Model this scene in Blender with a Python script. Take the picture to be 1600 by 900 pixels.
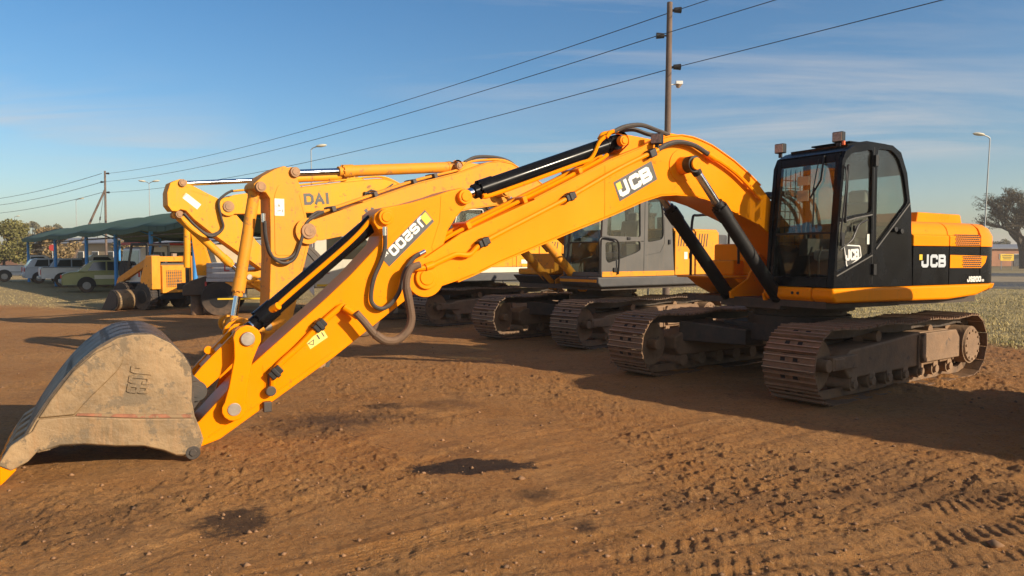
import bpy, bmesh, math, random
import numpy as np
from mathutils import Vector, Matrix

random.seed(7)
RNG = np.random.RandomState(11)
for o in list(bpy.data.objects):
    bpy.data.objects.remove(o)
SC = bpy.context.scene
COL = SC.collection
R = math.radians

# ------------------------------------------------------------------ camera
cam_d = bpy.data.cameras.new('camera')
cam = bpy.data.objects.new('camera', cam_d)
COL.objects.link(cam)
cam_d.sensor_width = 36.0
cam_d.lens = 36.0 * 1155.0 / 1600.0
cam_d.clip_start = 0.1
cam_d.clip_end = 8000
cam.location = (0, 0, 1.61)
cam.rotation_euler = (R(90) - math.atan(50 / 1155.0), 0, 0)
SC.camera = cam

# ------------------------------------------------------------------ light
SUN_AZ = 58.0      # degrees from behind the camera towards the right
SUN_EL = 22.0
sd = Vector((math.sin(R(SUN_AZ)) * math.cos(R(SUN_EL)), -math.cos(R(SUN_AZ)) * math.cos(R(SUN_EL)), math.sin(R(SUN_EL))))
sun_d = bpy.data.lights.new('sun', 'SUN')
sun_d.energy = 5.0
sun_d.angle = R(0.55)
sun_d.color = (1.0, 0.86, 0.66)
sun = bpy.data.objects.new('sun', sun_d)
COL.objects.link(sun)
sun.rotation_euler = sd.to_track_quat('Z', 'Y').to_euler()

world = bpy.data.worlds.new('World')
SC.world = world
world.use_nodes = True
wn = world.node_tree.nodes
wl = world.node_tree.links
wn.clear()
w_out = wn.new('ShaderNodeOutputWorld')
w_bg = wn.new('ShaderNodeBackground')
w_sky = wn.new('ShaderNodeTexSky')
w_sky.sky_type = 'NISHITA'
w_sky.sun_disc = False
w_sky.sun_elevation = R(SUN_EL)
w_sky.sun_rotation = math.atan2(sd.x, sd.y)
w_sky.air_density = 1.0
w_sky.dust_density = 0.9
w_sky.ozone_density = 2.6
w_bg.inputs['Strength'].default_value = 0.100
# thin streaks of high cloud
w_tc = wn.new('ShaderNodeTexCoord')
w_sep = wn.new('ShaderNodeSeparateXYZ')
wl.new(w_tc.outputs['Generated'], w_sep.inputs[0])
w_add = wn.new('ShaderNodeMath'); w_add.operation = 'ADD'; w_add.inputs[1].default_value = 0.12
wl.new(w_sep.outputs['Z'], w_add.inputs[0])
w_dx = wn.new('ShaderNodeMath'); w_dx.operation = 'DIVIDE'
w_dy = wn.new('ShaderNodeMath'); w_dy.operation = 'DIVIDE'
wl.new(w_sep.outputs['X'], w_dx.inputs[0]); wl.new(w_add.outputs[0], w_dx.inputs[1])
wl.new(w_sep.outputs['Y'], w_dy.inputs[0]); wl.new(w_add.outputs[0], w_dy.inputs[1])
w_cmb = wn.new('ShaderNodeCombineXYZ')
wl.new(w_dx.outputs[0], w_cmb.inputs[0]); wl.new(w_dy.outputs[0], w_cmb.inputs[1])
w_map = wn.new('ShaderNodeMapping')
w_map.inputs['Rotation'].default_value = (0, 0, R(33))
w_map.inputs['Scale'].default_value = (0.34, 1.35, 1)
w_map.inputs['Location'].default_value = (4.6, 1.35, 0)
wl.new(w_cmb.outputs[0], w_map.inputs[0])
w_n1 = wn.new('ShaderNodeTexNoise')
w_n1.inputs['Scale'].default_value = 1.0
w_n1.inputs['Detail'].default_value = 8
w_n1.inputs['Roughness'].default_value = 0.62
w_n1.inputs['Distortion'].default_value = 0.9
wl.new(w_map.outputs[0], w_n1.inputs['Vector'])
w_n2 = wn.new('ShaderNodeTexNoise')
w_n2.inputs['Scale'].default_value = 0.33
w_n2.inputs['Detail'].default_value = 2
wl.new(w_cmb.outputs[0], w_n2.inputs['Vector'])
w_r1 = wn.new('ShaderNodeMapRange'); w_r1.inputs[1].default_value = 0.45; w_r1.inputs[2].default_value = 0.78
wl.new(w_n1.outputs['Fac'], w_r1.inputs[0])
w_r2 = wn.new('ShaderNodeMapRange'); w_r2.inputs[1].default_value = 0.44; w_r2.inputs[2].default_value = 0.58
wl.new(w_n2.outputs['Fac'], w_r2.inputs[0])
w_mul = wn.new('ShaderNodeMath'); w_mul.operation = 'MULTIPLY'
wl.new(w_r1.outputs[0], w_mul.inputs[0]); wl.new(w_r2.outputs[0], w_mul.inputs[1])
w_mul2 = wn.new('ShaderNodeMath'); w_mul2.operation = 'MULTIPLY'; w_mul2.inputs[1].default_value = 1.0
wl.new(w_mul.outputs[0], w_mul2.inputs[0])
w_mix = wn.new('ShaderNodeMixRGB')
w_mix.inputs[2].default_value = (5.2, 4.9, 4.7, 1)
wl.new(w_mul2.outputs[0], w_mix.inputs[0])
w_hs = wn.new('ShaderNodeHueSaturation'); w_hs.inputs['Saturation'].default_value = 1.30
wl.new(w_sky.outputs[0], w_hs.inputs['Color'])
wl.new(w_hs.outputs[0], w_mix.inputs[1])
wl.new(w_mix.outputs[0], w_bg.inputs['Color'])
wl.new(w_bg.outputs[0], w_out.inputs['Surface'])

SC.view_settings.view_transform = 'Standard'
SC.view_settings.look = 'None'
SC.view_settings.exposure = 0.44
SC.view_settings.gamma = 1.0
SC.render.engine = 'CYCLES'

# ------------------------------------------------------------------ materials
def nt(name):
    m = bpy.data.materials.new(name)
    m.use_nodes = True
    n = m.node_tree.nodes
    n.clear()
    out = n.new('ShaderNodeOutputMaterial')
    return m, n, m.node_tree.links, out

def pm(name, col, rough=0.5, metal=0.0, var=0.12, vs=2.5, bump=0.0, bs=40.0, dust=0.0,
       dcol=(0.22, 0.13, 0.075), coat=0.0, wear=0.0, wcol=(0.09, 0.055, 0.035), ws=6.0, spec=0.5, low=0.0, streak=0.0):
    """painted / metal surface: base colour with mottling, dust settled on top faces, worn specks, fine relief"""
    m, n, l, out = nt(name)
    b = n.new('ShaderNodeBsdfPrincipled')
    l.new(b.outputs[0], out.inputs[0])
    b.inputs['Metallic'].default_value = metal
    b.inputs['Coat Weight'].default_value = coat
    b.inputs['Coat Roughness'].default_value = 0.12
    b.inputs['Specular IOR Level'].default_value = spec
    tc = n.new('ShaderNodeTexCoord')
    def noise(scale, det=5, rgh=0.6, vec=None):
        q = n.new('ShaderNodeTexNoise')
        q.inputs['Scale'].default_value = scale
        q.inputs['Detail'].default_value = det
        q.inputs['Roughness'].default_value = rgh
        l.new(vec or tc.outputs['Object'], q.inputs['Vector'])
        return q
    def rng(src, a, bb, c=0.0, d=1.0):
        q = n.new('ShaderNodeMapRange')
        q.inputs[1].default_value = a; q.inputs[2].default_value = bb
        q.inputs[3].default_value = c; q.inputs[4].default_value = d
        l.new(src, q.inputs[0])
        return q.outputs[0]
    def mix(f, a, bb):
        q = n.new('ShaderNodeMixRGB')
        if isinstance(f, float): q.inputs[0].default_value = f
        else: l.new(f, q.inputs[0])
        for k, s in ((1, a), (2, bb)):
            if isinstance(s, tuple): q.inputs[k].default_value = (*s, 1)
            else: l.new(s, q.inputs[k])
        return q.outputs[0]
    def mth(op, a, bb):
        q = n.new('ShaderNodeMath'); q.operation = op
        for k, s in ((0, a), (1, bb)):
            if isinstance(s, (int, float)): q.inputs[k].default_value = s
            else: l.new(s, q.inputs[k])
        q.use_clamp = True
        return q.outputs[0]
    n1 = noise(vs)
    lo = tuple(max(0, c * (1 - var)) for c in col); hi = tuple(min(1, c * (1 + var)) for c in col)
    colr = mix(rng(n1.outputs['Fac'], 0.3, 0.7), lo, hi)
    rr = rng(n1.outputs['Fac'], 0.3, 0.7, max(0.02, rough - 0.08), min(1, rough + 0.12))
    if streak:
        mp = n.new('ShaderNodeMapping'); mp.inputs['Scale'].default_value = (9, 9, 0.9)
        l.new(tc.outputs['Object'], mp.inputs[0])
        ns = noise(2.2, 6, 0.65, mp.outputs[0])
        colr = mix(mth('MULTIPLY', rng(ns.outputs['Fac'], 0.52, 0.75), streak), colr, dcol)
    if wear:
        n3 = noise(ws, 9, 0.72)
        wm = rng(n3.outputs['Fac'], 0.66 - 0.16 * wear, 0.69 - 0.15 * wear)
        colr = mix(wm, colr, wcol)
        rr = mth('MAXIMUM', rr, mth('MULTIPLY', wm, 0.75))
    if dust or low:
        g = n.new('ShaderNodeNewGeometry')
        sx = n.new('ShaderNodeSeparateXYZ'); l.new(g.outputs['Normal'], sx.inputs[0])
        n2 = noise(vs * 3.1, 7, 0.65)
        up = rng(sx.outputs['Z'], -0.1, 0.95)
        dm = mth('MULTIPLY', mth('MULTIPLY', mth('ADD', up, 0.16), rng(n2.outputs['Fac'], 0.28, 0.66)), dust)
        if low:
            px = n.new('ShaderNodeSeparateXYZ'); l.new(g.outputs['Position'], px.inputs[0])
            lm = mth('MULTIPLY', rng(px.outputs['Z'], low, 0.05), rng(n2.outputs['Fac'], 0.2, 0.6))
            dm = mth('MAXIMUM', dm, lm)
        colr = mix(dm, colr, dcol)
        rr = mth('MAXIMUM', rr, mth('MULTIPLY', dm, 0.9))
    l.new(colr, b.inputs['Base Color'])
    l.new(rr, b.inputs['Roughness'])
    if bump:
        nb = noise(bs, 6, 0.6)
        bp = n.new('ShaderNodeBump'); bp.inputs['Strength'].default_value = bump; bp.inputs['Distance'].default_value = 0.02
        l.new(nb.outputs['Fac'], bp.inputs['Height']); l.new(bp.outputs[0], b.inputs['Normal'])
    return m

def glass(name, tint=(0.55, 0.6, 0.58), spec=1.0, dirt=0.12):
    m, n, l, out = nt(name)
    t = n.new('ShaderNodeBsdfTransparent'); t.inputs[0].default_value = (*tint, 1)
    g = n.new('ShaderNodeBsdfGlossy'); g.inputs['Roughness'].default_value = 0.03
    g.inputs[0].default_value = (1, 1, 1, 1)
    lw = n.new('ShaderNodeLayerWeight'); lw.inputs[0].default_value = 0.5
    pw = n.new('ShaderNodeMath'); pw.operation = 'POWER'; pw.inputs[1].default_value = 4.5
    l.new(lw.outputs['Facing'], pw.inputs[0])
    mu = n.new('ShaderNodeMath'); mu.operation = 'MULTIPLY_ADD'; mu.use_clamp = True
    mu.inputs[1].default_value = 0.9 * spec; mu.inputs[2].default_value = 0.045 * spec
    l.new(pw.outputs[0], mu.inputs[0])
    mx = n.new('ShaderNodeMixShader'); l.new(mu.outputs[0], mx.inputs[0]); l.new(t.outputs[0], mx.inputs[1]); l.new(g.outputs[0], mx.inputs[2])
    d = n.new('ShaderNodeBsdfDiffuse'); d.inputs[0].default_value = (0.28, 0.25, 0.21, 1)
    no = n.new('ShaderNodeTexNoise'); no.inputs['Scale'].default_value = 2.3; no.inputs['Detail'].default_value = 7
    tc = n.new('ShaderNodeTexCoord'); l.new(tc.outputs['Object'], no.inputs['Vector'])
    mr = n.new('ShaderNodeMapRange'); mr.inputs[1].default_value = 0.35; mr.inputs[2].default_value = 0.8; mr.inputs[3].default_value = dirt * 0.3; mr.inputs[4].default_value = dirt * 2.2
    l.new(no.outputs['Fac'], mr.inputs[0])
    m2 = n.new('ShaderNodeMixShader'); l.new(mr.outputs[0], m2.inputs[0]); l.new(mx.outputs[0], m2.inputs[1]); l.new(d.outputs[0], m2.inputs[2])
    l.new(m2.outputs[0], out.inputs[0])
    return m

DIRT = (0.25, 0.145, 0.075)
M = {}
M['yellow'] = pm('yellow_paint', (0.90, 0.262, 0.0), 0.34, var=0.08, vs=0.9, coat=0.0, spec=0.09, dust=0.10, dcol=(0.60, 0.22, 0.015), wear=0.22, wcol=(0.50, 0.17, 0.012), ws=11, streak=0.26, bump=0.03, bs=7)
M['yellow_b'] = pm('faded_orange_yellow_paint', (0.74, 0.285, 0.018), 0.58, spec=0.2, var=0.10, vs=1.6, dust=0.4, dcol=(0.52, 0.235, 0.055), wear=0.50, wcol=(0.42, 0.18, 0.05), ws=9, streak=0.7, bump=0.03, bs=12)
M['yellow_c'] = pm('faded_yellow_paint', (0.78, 0.315, 0.010), 0.55, spec=0.2, var=0.09, vs=1.6, dust=0.22, dcol=(0.45, 0.25, 0.09), wear=0.45, wcol=(0.30, 0.145, 0.05), ws=6, streak=0.5)
M['yellow_skid'] = pm('orange_loader_paint', (0.80, 0.30, 0.012), 0.5, var=0.1, dust=0.4, wear=0.25, streak=0.3)
M['black'] = pm('black_paint', (0.006, 0.0065, 0.008), 0.22, var=0.3, coat=0.0, spec=0.10, dust=0.05, dcol=(0.10, 0.07, 0.045), streak=0.04)
M['black_matt'] = pm('black_satin', (0.011, 0.011, 0.012), 0.45, spec=0.35, var=0.3, dust=0.18, dcol=(0.16, 0.10, 0.06))
M['hose'] = pm('black_hose', (0.035, 0.030, 0.027), 0.62, var=0.25, vs=8, dust=0.5, dcol=(0.17, 0.11, 0.07))
M['hose_rib'] = pm('dusty_ribbed_hose', (0.12, 0.07, 0.04), 0.75, var=0.25, vs=9, dust=0.6, dcol=(0.24, 0.14, 0.08))
M['worn_edge'] = pm('polished_grouser_edge', (0.32, 0.22, 0.14), 0.4, metal=0.4, var=0.3, vs=12)
M['hole'] = pm('bolt_hole', (0.012, 0.009, 0.008), 0.9)
M['chrome'] = pm('chrome_rod', (0.72, 0.73, 0.75), 0.12, metal=1.0, var=0.05, vs=6)
M['steel_dark'] = pm('dark_steel', (0.05, 0.046, 0.043), 0.55, metal=0.35, var=0.3, dust=0.6, dcol=DIRT, bump=0.08, bs=60)
M['under'] = pm('muddy_undercarriage_paint', (0.036, 0.028, 0.022), 0.6, var=0.3, dust=0.75, dcol=DIRT, low=0.55, bump=0.12, bs=35)
M['frame'] = pm('dusty_track_frame', (0.19, 0.112, 0.06), 0.75, var=0.3, vs=4, dust=0.9, dcol=(0.31, 0.195, 0.11), low=0.5, wear=0.3, wcol=(0.06, 0.045, 0.035), ws=5, bump=0.3, bs=30)
M['shoe'] = pm('dusty_track_steel', (0.175, 0.100, 0.055), 0.62, metal=0.25, var=0.35, vs=7, dust=0.6, dcol=(0.29, 0.165, 0.078), bump=0.3, bs=45, wear=0.35, wcol=(0.08, 0.05, 0.035), ws=4)
M['shoe_b'] = pm('grey_track_steel', (0.15, 0.095, 0.06), 0.6, metal=0.25, var=0.35, vs=7, dust=0.6, dcol=(0.20, 0.13, 0.085), bump=0.25, bs=50)
M['bucket'] = pm('worn_bucket_steel', (0.27, 0.178, 0.090), 0.6, metal=0.1, var=0.42, vs=2.6, dust=0.4, dcol=(0.33, 0.19, 0.085), wear=0.92, wcol=(0.165, 0.12, 0.072), ws=3.4, streak=0.85, bump=0.5, bs=16, low=0.10)
M['bucket_back'] = pm('polished_bucket_back', (0.055, 0.042, 0.033), 0.5, metal=0.15, var=0.4, vs=5, dust=0.4, dcol=(0.30, 0.19, 0.10), wear=0.4, wcol=(0.05, 0.045, 0.045), ws=3, bump=0.2, bs=30)
M['bucket_red'] = pm('red_paint_trace', (0.27, 0.105, 0.055), 0.7, var=0.4, vs=14, wear=1.0, wcol=(0.25, 0.165, 0.085), ws=9)
M['pin'] = pm('pin_steel', (0.34, 0.29, 0.24), 0.45, metal=0.7, var=0.2, vs=9, dust=0.3)
M['decal_dark'] = pm('charcoal_decal', (0.045, 0.043, 0.04), 0.4, var=0.15)
M['white'] = pm('white_decal', (0.74, 0.72, 0.66), 0.45, var=0.05, dust=0.1)
M['silver_decal'] = pm('silver_decal', (0.50, 0.53, 0.56), 0.4, var=0.05)
M['yellow_decal'] = pm('yellow_decal', (0.75, 0.48, 0.02), 0.45, var=0.05)
M['pale_decal'] = pm('pale_yellow_label', (0.78, 0.62, 0.16), 0.5, var=0.05)
M['paper'] = pm('white_label', (0.72, 0.70, 0.60), 0.6, var=0.12, vs=9, wear=0.2, wcol=(0.35, 0.3, 0.2), ws=20)
M['grey_cab'] = pm('grey_cab_paint', (0.105, 0.10, 0.092), 0.55, var=0.12, spec=0.3, dust=0.3, dcol=(0.20, 0.15, 0.10), streak=0.3)
M['grey_dark'] = pm('dark_grey_paint', (0.055, 0.056, 0.06), 0.55, var=0.15, dust=0.4, dcol=(0.22, 0.16, 0.1))
M['cream'] = pm('cream_stripe', (0.66, 0.61, 0.47), 0.5, var=0.06, dust=0.25)
M['glass'] = glass('cab_glass', (0.74, 0.78, 0.76), 0.85, 0.03)
M['glass_dark'] = glass('smoked_glass', (0.20, 0.22, 0.21), 1.1, 0.06)
M['glass_car'] = glass('car_glass', (0.28, 0.33, 0.34), 1.3, 0.05)
M['seat'] = pm('grey_seat', (0.45, 0.40, 0.33), 0.85, var=0.15)
M['inside'] = pm('dark_cab_lining', (0.08, 0.072, 0.062), 0.8, var=0.2, dust=0.3)
M['lamp'] = pm('lamp_lens', (0.34, 0.24, 0.17), 0.25, var=0.3, vs=30)
M['orange'] = pm('orange_reflector', (0.75, 0.12, 0.02), 0.3)
M['rubber'] = pm('tyre_rubber', (0.022, 0.02, 0.019), 0.8, var=0.3, dust=0.5, dcol=(0.16, 0.10, 0.06), low=0.5)
M['red_lens'] = pm('red_lamp_lens', (0.45, 0.015, 0.02), 0.2, var=0.1)
M['rim'] = pm('wheel_rim', (0.26, 0.25, 0.24), 0.35, metal=0.6, var=0.15)
M['red_roof'] = pm('red_paint', (0.45, 0.05, 0.04), 0.5, var=0.12, dust=0.2)

# ------------------------------------------------------------------ mesh helpers
def cr(pts, n=8, closed=False):
    """Catmull-Rom through points of any dimension"""
    P = [np.array(p, float) for p in pts]
    out = []
    N = len(P)
    rngs = range(N if closed else N - 1)
    for i in rngs:
        if closed:
            p0, p1, p2, p3 = P[(i - 1) % N], P[i], P[(i + 1) % N], P[(i + 2) % N]
        else:
            p1, p2 = P[i], P[i + 1]
            p0 = P[i - 1] if i else 2 * p1 - p2
            p3 = P[i + 2] if i + 2 < N else 2 * p2 - p1
        for k in range(n):
            t = k / n
            out.append(tuple(0.5 * (2 * p1 + (p2 - p0) * t + (2 * p0 - 5 * p1 + 4 * p2 - p3) * t * t + (3 * p1 - p0 - 3 * p2 + p3) * t ** 3)))
    if not closed:
        out.append(tuple(P[-1]))
    return out

def arc(cx, cz, r, a0, a1, n=8):
    return [(cx + r * math.cos(R(a0 + (a1 - a0) * i / n)), cz + r * math.sin(R(a0 + (a1 - a0) * i / n))) for i in range(n + 1)]

def capsule(p, q, r0, r1, neck=None, n=9):
    """outline of a link between two eyes in the x-z plane"""
    p = Vector(p); q = Vector(q)
    d = (q - p); L = d.length; a = math.degrees(math.atan2(d.y, d.x))
    pts = arc(p.x, p.y, r0, a + 60, a + 300, n)
    dn = d.normalized(); nn = Vector((-dn.y, dn.x))
    if neck:
        for t in (0.3, 0.7):
            c = p + d * t - nn * neck
            pts.append((c.x, c.y))
    pts += arc(q.x, q.y, r1, a - 120, a + 120, n)
    if neck:
        for t in (0.7, 0.3):
            c = p + d * t + nn * neck
            pts.append((c.x, c.y))
    return pts

class MB:
    def __init__(s):
        s.v = []; s.f = []; s.ch = []
    def add(s, v, f):
        b = len(s.v)
        s.ch.append((b, len(s.f), len(v), len(f)))
        s.v += [tuple(map(float, q)) for q in v]
        s.f += [tuple(b + i for i in q) for q in f]
        return s
    def box(s, c, sz, rot=None):
        c = Vector(c); h = Vector(sz) / 2
        v = [Vector((x * h.x, y * h.y, z * h.z)) for x in (-1, 1) for y in (-1, 1) for z in (-1, 1)]
        if rot is not None: v = [rot @ q for q in v]
        return s.add([c + q for q in v], [(0, 1, 3, 2), (4, 6, 7, 5), (0, 4, 5, 1), (2, 3, 7, 6), (0, 2, 6, 4), (1, 5, 7, 3)])
    def bar(s, p, q, w, h, up=(0, 0, 1)):
        p = Vector(p); q = Vector(q); d = (q - p)
        x = d.normalized(); y = Vector(up).cross(x)
        if y.length < 1e-4: y = Vector((1, 0, 0)).cross(x)
        y.normalize(); z = x.cross(y)
        return s.box((p + q) / 2, (d.length, w, h), Matrix((x, y, z)).transposed())
    def cyl(s, p, q, r0, r1=None, n=18, caps=True):
        r1 = r0 if r1 is None else r1
        p = Vector(p); q = Vector(q); d = (q - p).normalized()
        a = d.orthogonal().normalized(); b = d.cross(a)
        v = []
        for c, r in ((p, r0), (q, r1)):
            v += [c + (a * math.cos(2 * math.pi * i / n) + b * math.sin(2 * math.pi * i / n)) * r for i in range(n)]
        f = [(i, (i + 1) % n, n + (i + 1) % n, n + i) for i in range(n)]
        if caps: f += [tuple(range(n))[::-1], tuple(range(n, 2 * n))]
        return s.add(v, f)
    def tube(s, pts, r, n=8, caps=True):
        P = [Vector(p) for p in pts]; N = len(P)
        rs = r if isinstance(r, (list, tuple)) else [r] * N
        t0 = (P[1] - P[0]).normalized(); a = t0.orthogonal().normalized(); v = []
        for i in range(N):
            t = (P[min(i + 1, N - 1)] - P[max(i - 1, 0)])
            t = t.normalized() if t.length > 1e-9 else t0
            a = (a - t * a.dot(t))
            a = a.normalized() if a.length > 1e-6 else t.orthogonal().normalized()
            b = t.cross(a)
            v += [P[i] + (a * math.cos(2 * math.pi * k / n) + b * math.sin(2 * math.pi * k / n)) * rs[i] for k in range(n)]
        f = [(i * n + k, i * n + (k + 1) % n, (i + 1) * n + (k + 1) % n, (i + 1) * n + k) for i in range(N - 1) for k in range(n)]
        if caps: f += [tuple(range(n))[::-1], tuple(range((N - 1) * n, N * n))]
        return s.add(v, f)
    def prism(s, poly, y0, y1):
        n = len(poly)
        v = [(x, y0, z) for x, z in poly] + [(x, y1, z) for x, z in poly]
        return s.add(v, [(i, (i + 1) % n, n + (i + 1) % n, n + i) for i in range(n)] + [tuple(range(n))[::-1], tuple(range(n, 2 * n))])
    def prismz(s, poly, z0, z1):
        n = len(poly)
        v = [(x, y, z0) for x, y in poly] + [(x, y, z1) for x, y in poly]
        return s.add(v, [(i, (i + 1) % n, n + (i + 1) % n, n + i) for i in range(n)] + [tuple(range(n))[::-1], tuple(range(n, 2 * n))])
    def prismx(s, poly, x0, x1):
        n = len(poly)
        v = [(x0, y, z) for y, z in poly] + [(x1, y, z) for y, z in poly]
        return s.add(v, [(i, (i + 1) % n, n + (i + 1) % n, n + i) for i in range(n)] + [tuple(range(n))[::-1], tuple(range(n, 2 * n))])
    def ribbon(s, poly, y0, y1, t, closed=False):
        """sheet of thickness t along a polyline in x-z, spanning y0..y1 (t grows to the left of travel)"""
        P = [Vector(p) for p in poly]; N = len(P); off = []
        for i in range(N):
            a = P[(i - 1) % N] if (closed or i) else None
            b = P[(i + 1) % N] if (closed or i < N - 1) else None
            d1 = (P[i] - a).normalized() if a is not None else None
            d2 = (b - P[i]).normalized() if b is not None else None
            if d1 is None: d1 = d2
            if d2 is None: d2 = d1
            nn = Vector((-(d1.y + d2.y), d1.x + d2.x))
            nn = nn.normalized() if nn.length > 1e-6 else Vector((-d1.y, d1.x))
            k = max(0.4, nn.dot(Vector((-d1.y, d1.x))))
            off.append(P[i] + nn * t / k)
        v = []
        for i in range(N):
            v += [(P[i].x, y0, P[i].y), (P[i].x, y1, P[i].y), (off[i].x, y1, off[i].y), (off[i].x, y0, off[i].y)]
        f = []
        for i in range(N if closed else N - 1):
            j = (i + 1) % N
            for k in range(4):
                f.append((4 * i + k, 4 * i + (k + 1) % 4, 4 * j + (k + 1) % 4, 4 * j + k))
        if not closed: f += [(0, 3, 2, 1), (4 * N - 4, 4 * N - 3, 4 * N - 2, 4 * N - 1)]
        return s.add(v, f)
    def shell(s, rings, closed=True, cap0=True, cap1=True):
        n = len(rings[0]); v = [p for r in rings for p in r]; f = []
        for i in range(len(rings) - 1):
            for k in range(n if closed else n - 1):
                f.append((i * n + k, i * n + (k + 1) % n, (i + 1) * n + (k + 1) % n, (i + 1) * n + k))
        if cap0: f.append(tuple(range(n))[::-1])
        if cap1: f.append(tuple(range((len(rings) - 1) * n, len(rings) * n)))
        return s.add(v, f)
    def mesh(s, name, mat, smooth=35, recalc=True):
        me = bpy.data.meshes.new(name)
        me.from_pydata(s.v, [], s.f)
        if recalc:
            bm = bmesh.new(); bm.from_mesh(me)
            bmesh.ops.recalc_face_normals(bm, faces=bm.faces)
            bm.to_mesh(me); bm.free()
        if mat is not None: me.materials.append(M[mat] if isinstance(mat, str) else mat)
        if smooth:
            me.shade_smooth()
            me.set_sharp_from_angle(angle=R(smooth))
        return me
    def clusters(s, tol=.004):
        """groups of primitives that touch one another"""
        bb = []
        for (v0, f0, nv, nf) in s.ch:
            a = np.array(s.v[v0:v0 + nv]); bb.append((a.min(0) - tol, a.max(0) + tol))
        par = list(range(len(bb)))
        def find(i):
            while par[i] != i: i = par[i]
            return i
        for i in range(len(bb)):
            for j in range(i):
                if np.all(bb[i][0] <= bb[j][1]) and np.all(bb[j][0] <= bb[i][1]): par[find(i)] = find(j)
        g = {}
        for i in range(len(bb)): g.setdefault(find(i), []).append(i)
        return list(g.values())
    def build(s, name, mat, parent=None, bevel=0.0, smooth=35, rot=0.0, seg=2, recalc=True, join=False):
        if not (join or len(s.ch) > 40 or any(k in name for k in ('lettering', 'symbol', 'writing', 'track', 'sprocket', 'trunk', 'limbs', 'twigs'))):
            cl = s.clusters()
            if len(cl) > 1:
                first = None
                for c in cl:
                    m = MB()
                    for i in c:
                        v0, f0, nv, nf = s.ch[i]
                        m.add(s.v[v0:v0 + nv], [tuple(k - v0 for k in q) for q in s.f[f0:f0 + nf]])
                    o = m.build(name, mat, parent, bevel, smooth, rot, seg, recalc, True)
                    first = first or o
                return first
        o = bpy.data.objects.new(name, s.mesh(name, mat, smooth, recalc))
        COL.objects.link(o)
        if parent is not None: o.parent = parent
        if rot: o.rotation_euler = (0, 0, rot)
        if bevel:
            b = o.modifiers.new('bevel', 'BEVEL'); b.width = bevel; b.segments = seg
            b.limit_method = 'ANGLE'; b.angle_limit = R(38); b.harden_normals = True
        return o

def mesh_np(name, V, F, mat, smooth=False):
    """big mesh from numpy arrays; F is (n,3) or (n,4)"""
    me = bpy.data.meshes.new(name)
    k = F.shape[1]
    me.vertices.add(len(V)); me.vertices.foreach_set('co', V.astype(np.float32).ravel())
    me.loops.add(F.size); me.loops.foreach_set('vertex_index', F.astype(np.int32).ravel())
    me.polygons.add(len(F)); me.polygons.foreach_set('loop_start', np.arange(0, F.size, k, dtype=np.int32))
    me.update(calc_edges=True)
    if mat is not None: me.materials.append(mat)
    if smooth: me.shade_smooth()
    return me

def obj(name, me, parent=None):
    o = bpy.data.objects.new(name, me); COL.objects.link(o)
    if parent is not None: o.parent = parent
    return o
def tag(o, label=None, cat=None, group=None, kind=None):
    if label: o['label'] = label
    if cat: o['category'] = cat
    if group: o['group'] = group
    if kind: o['kind'] = kind
    return o
def thing(name, loc, rz, label, cat, group=None):
    o = bpy.data.objects.new(name, None); COL.objects.link(o)
    o.location = loc; o.rotation_euler = (0, 0, rz); o.empty_display_size = 0.3
    return tag(o, label, cat, group)

# flat lettering built from strokes -------------------------------------------------
GL = {
 'J': [([(0, .34), (0, .12), (.12, 0), (.62, 0), (.74, .12), (.74, 1)], 0)],
 'C': [([(.8, .66), (.8, .88), (.68, 1), (.12, 1), (0, .88), (0, .12), (.12, 0), (.68, 0), (.8, .12), (.8, .34)], 0)],
 'B': [([(0, 0), (0, 1), (.66, 1), (.76, .9), (.76, .6), (.66, .5), (.8, .38), (.8, .1), (.7, 0)], 1), ([(.1, .5), (.66, .5)], 0)],
 'S': [([(.78, .74), (.78, .88), (.68, 1), (.12, 1), (0, .88), (0, .62), (.12, .5), (.68, .5), (.8, .38), (.8, .12), (.68, 0), (.12, 0), (0, .12), (0, .26)], 0)],
 '2': [([(0, .74), (0, .88), (.12, 1), (.68, 1), (.8, .88), (.8, .62), (.68, .5), (.12, .5), (0, .38), (0, 0), (.84, 0)], 0)],
 '0': [([(.12, 0), (0, .12), (0, .88), (.12, 1), (.68, 1), (.8, .88), (.8, .12), (.68, 0)], 1)],
 'D': [([(0, 0), (0, 1), (.55, 1), (.8, .78), (.8, .22), (.55, 0)], 1)],
 'A': [([(0, 0), (.4, 1), (.8, 0)], 0), ([(.15, .3), (.65, .3)], 0)],
 'I': [([(.1, 0), (.1, 1)], 0)],
 'V': [([(0, 1), (.4, 0), (.8, 1)], 0)],
 'H': [([(0, 0), (0, 1)], 0), ([(.8, 0), (.8, 1)], 0), ([(0, .5), (.8, .5)], 0)],
 'L': [([(0, 1), (0, 0), (.7, 0)], 0)],
 '4': [([(.6, 0), (.6, 1), (0, .35), (.8, .35)], 0)],
 '9': [([(0, 0), (.7, 0), (.8, .12), (.8, .88), (.68, 1), (.12, 1), (0, .88), (0, .6), (.12, .48), (.8, .48)], 0)],
}
ADV = {'I': .45, 'J': 1.08}
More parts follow.
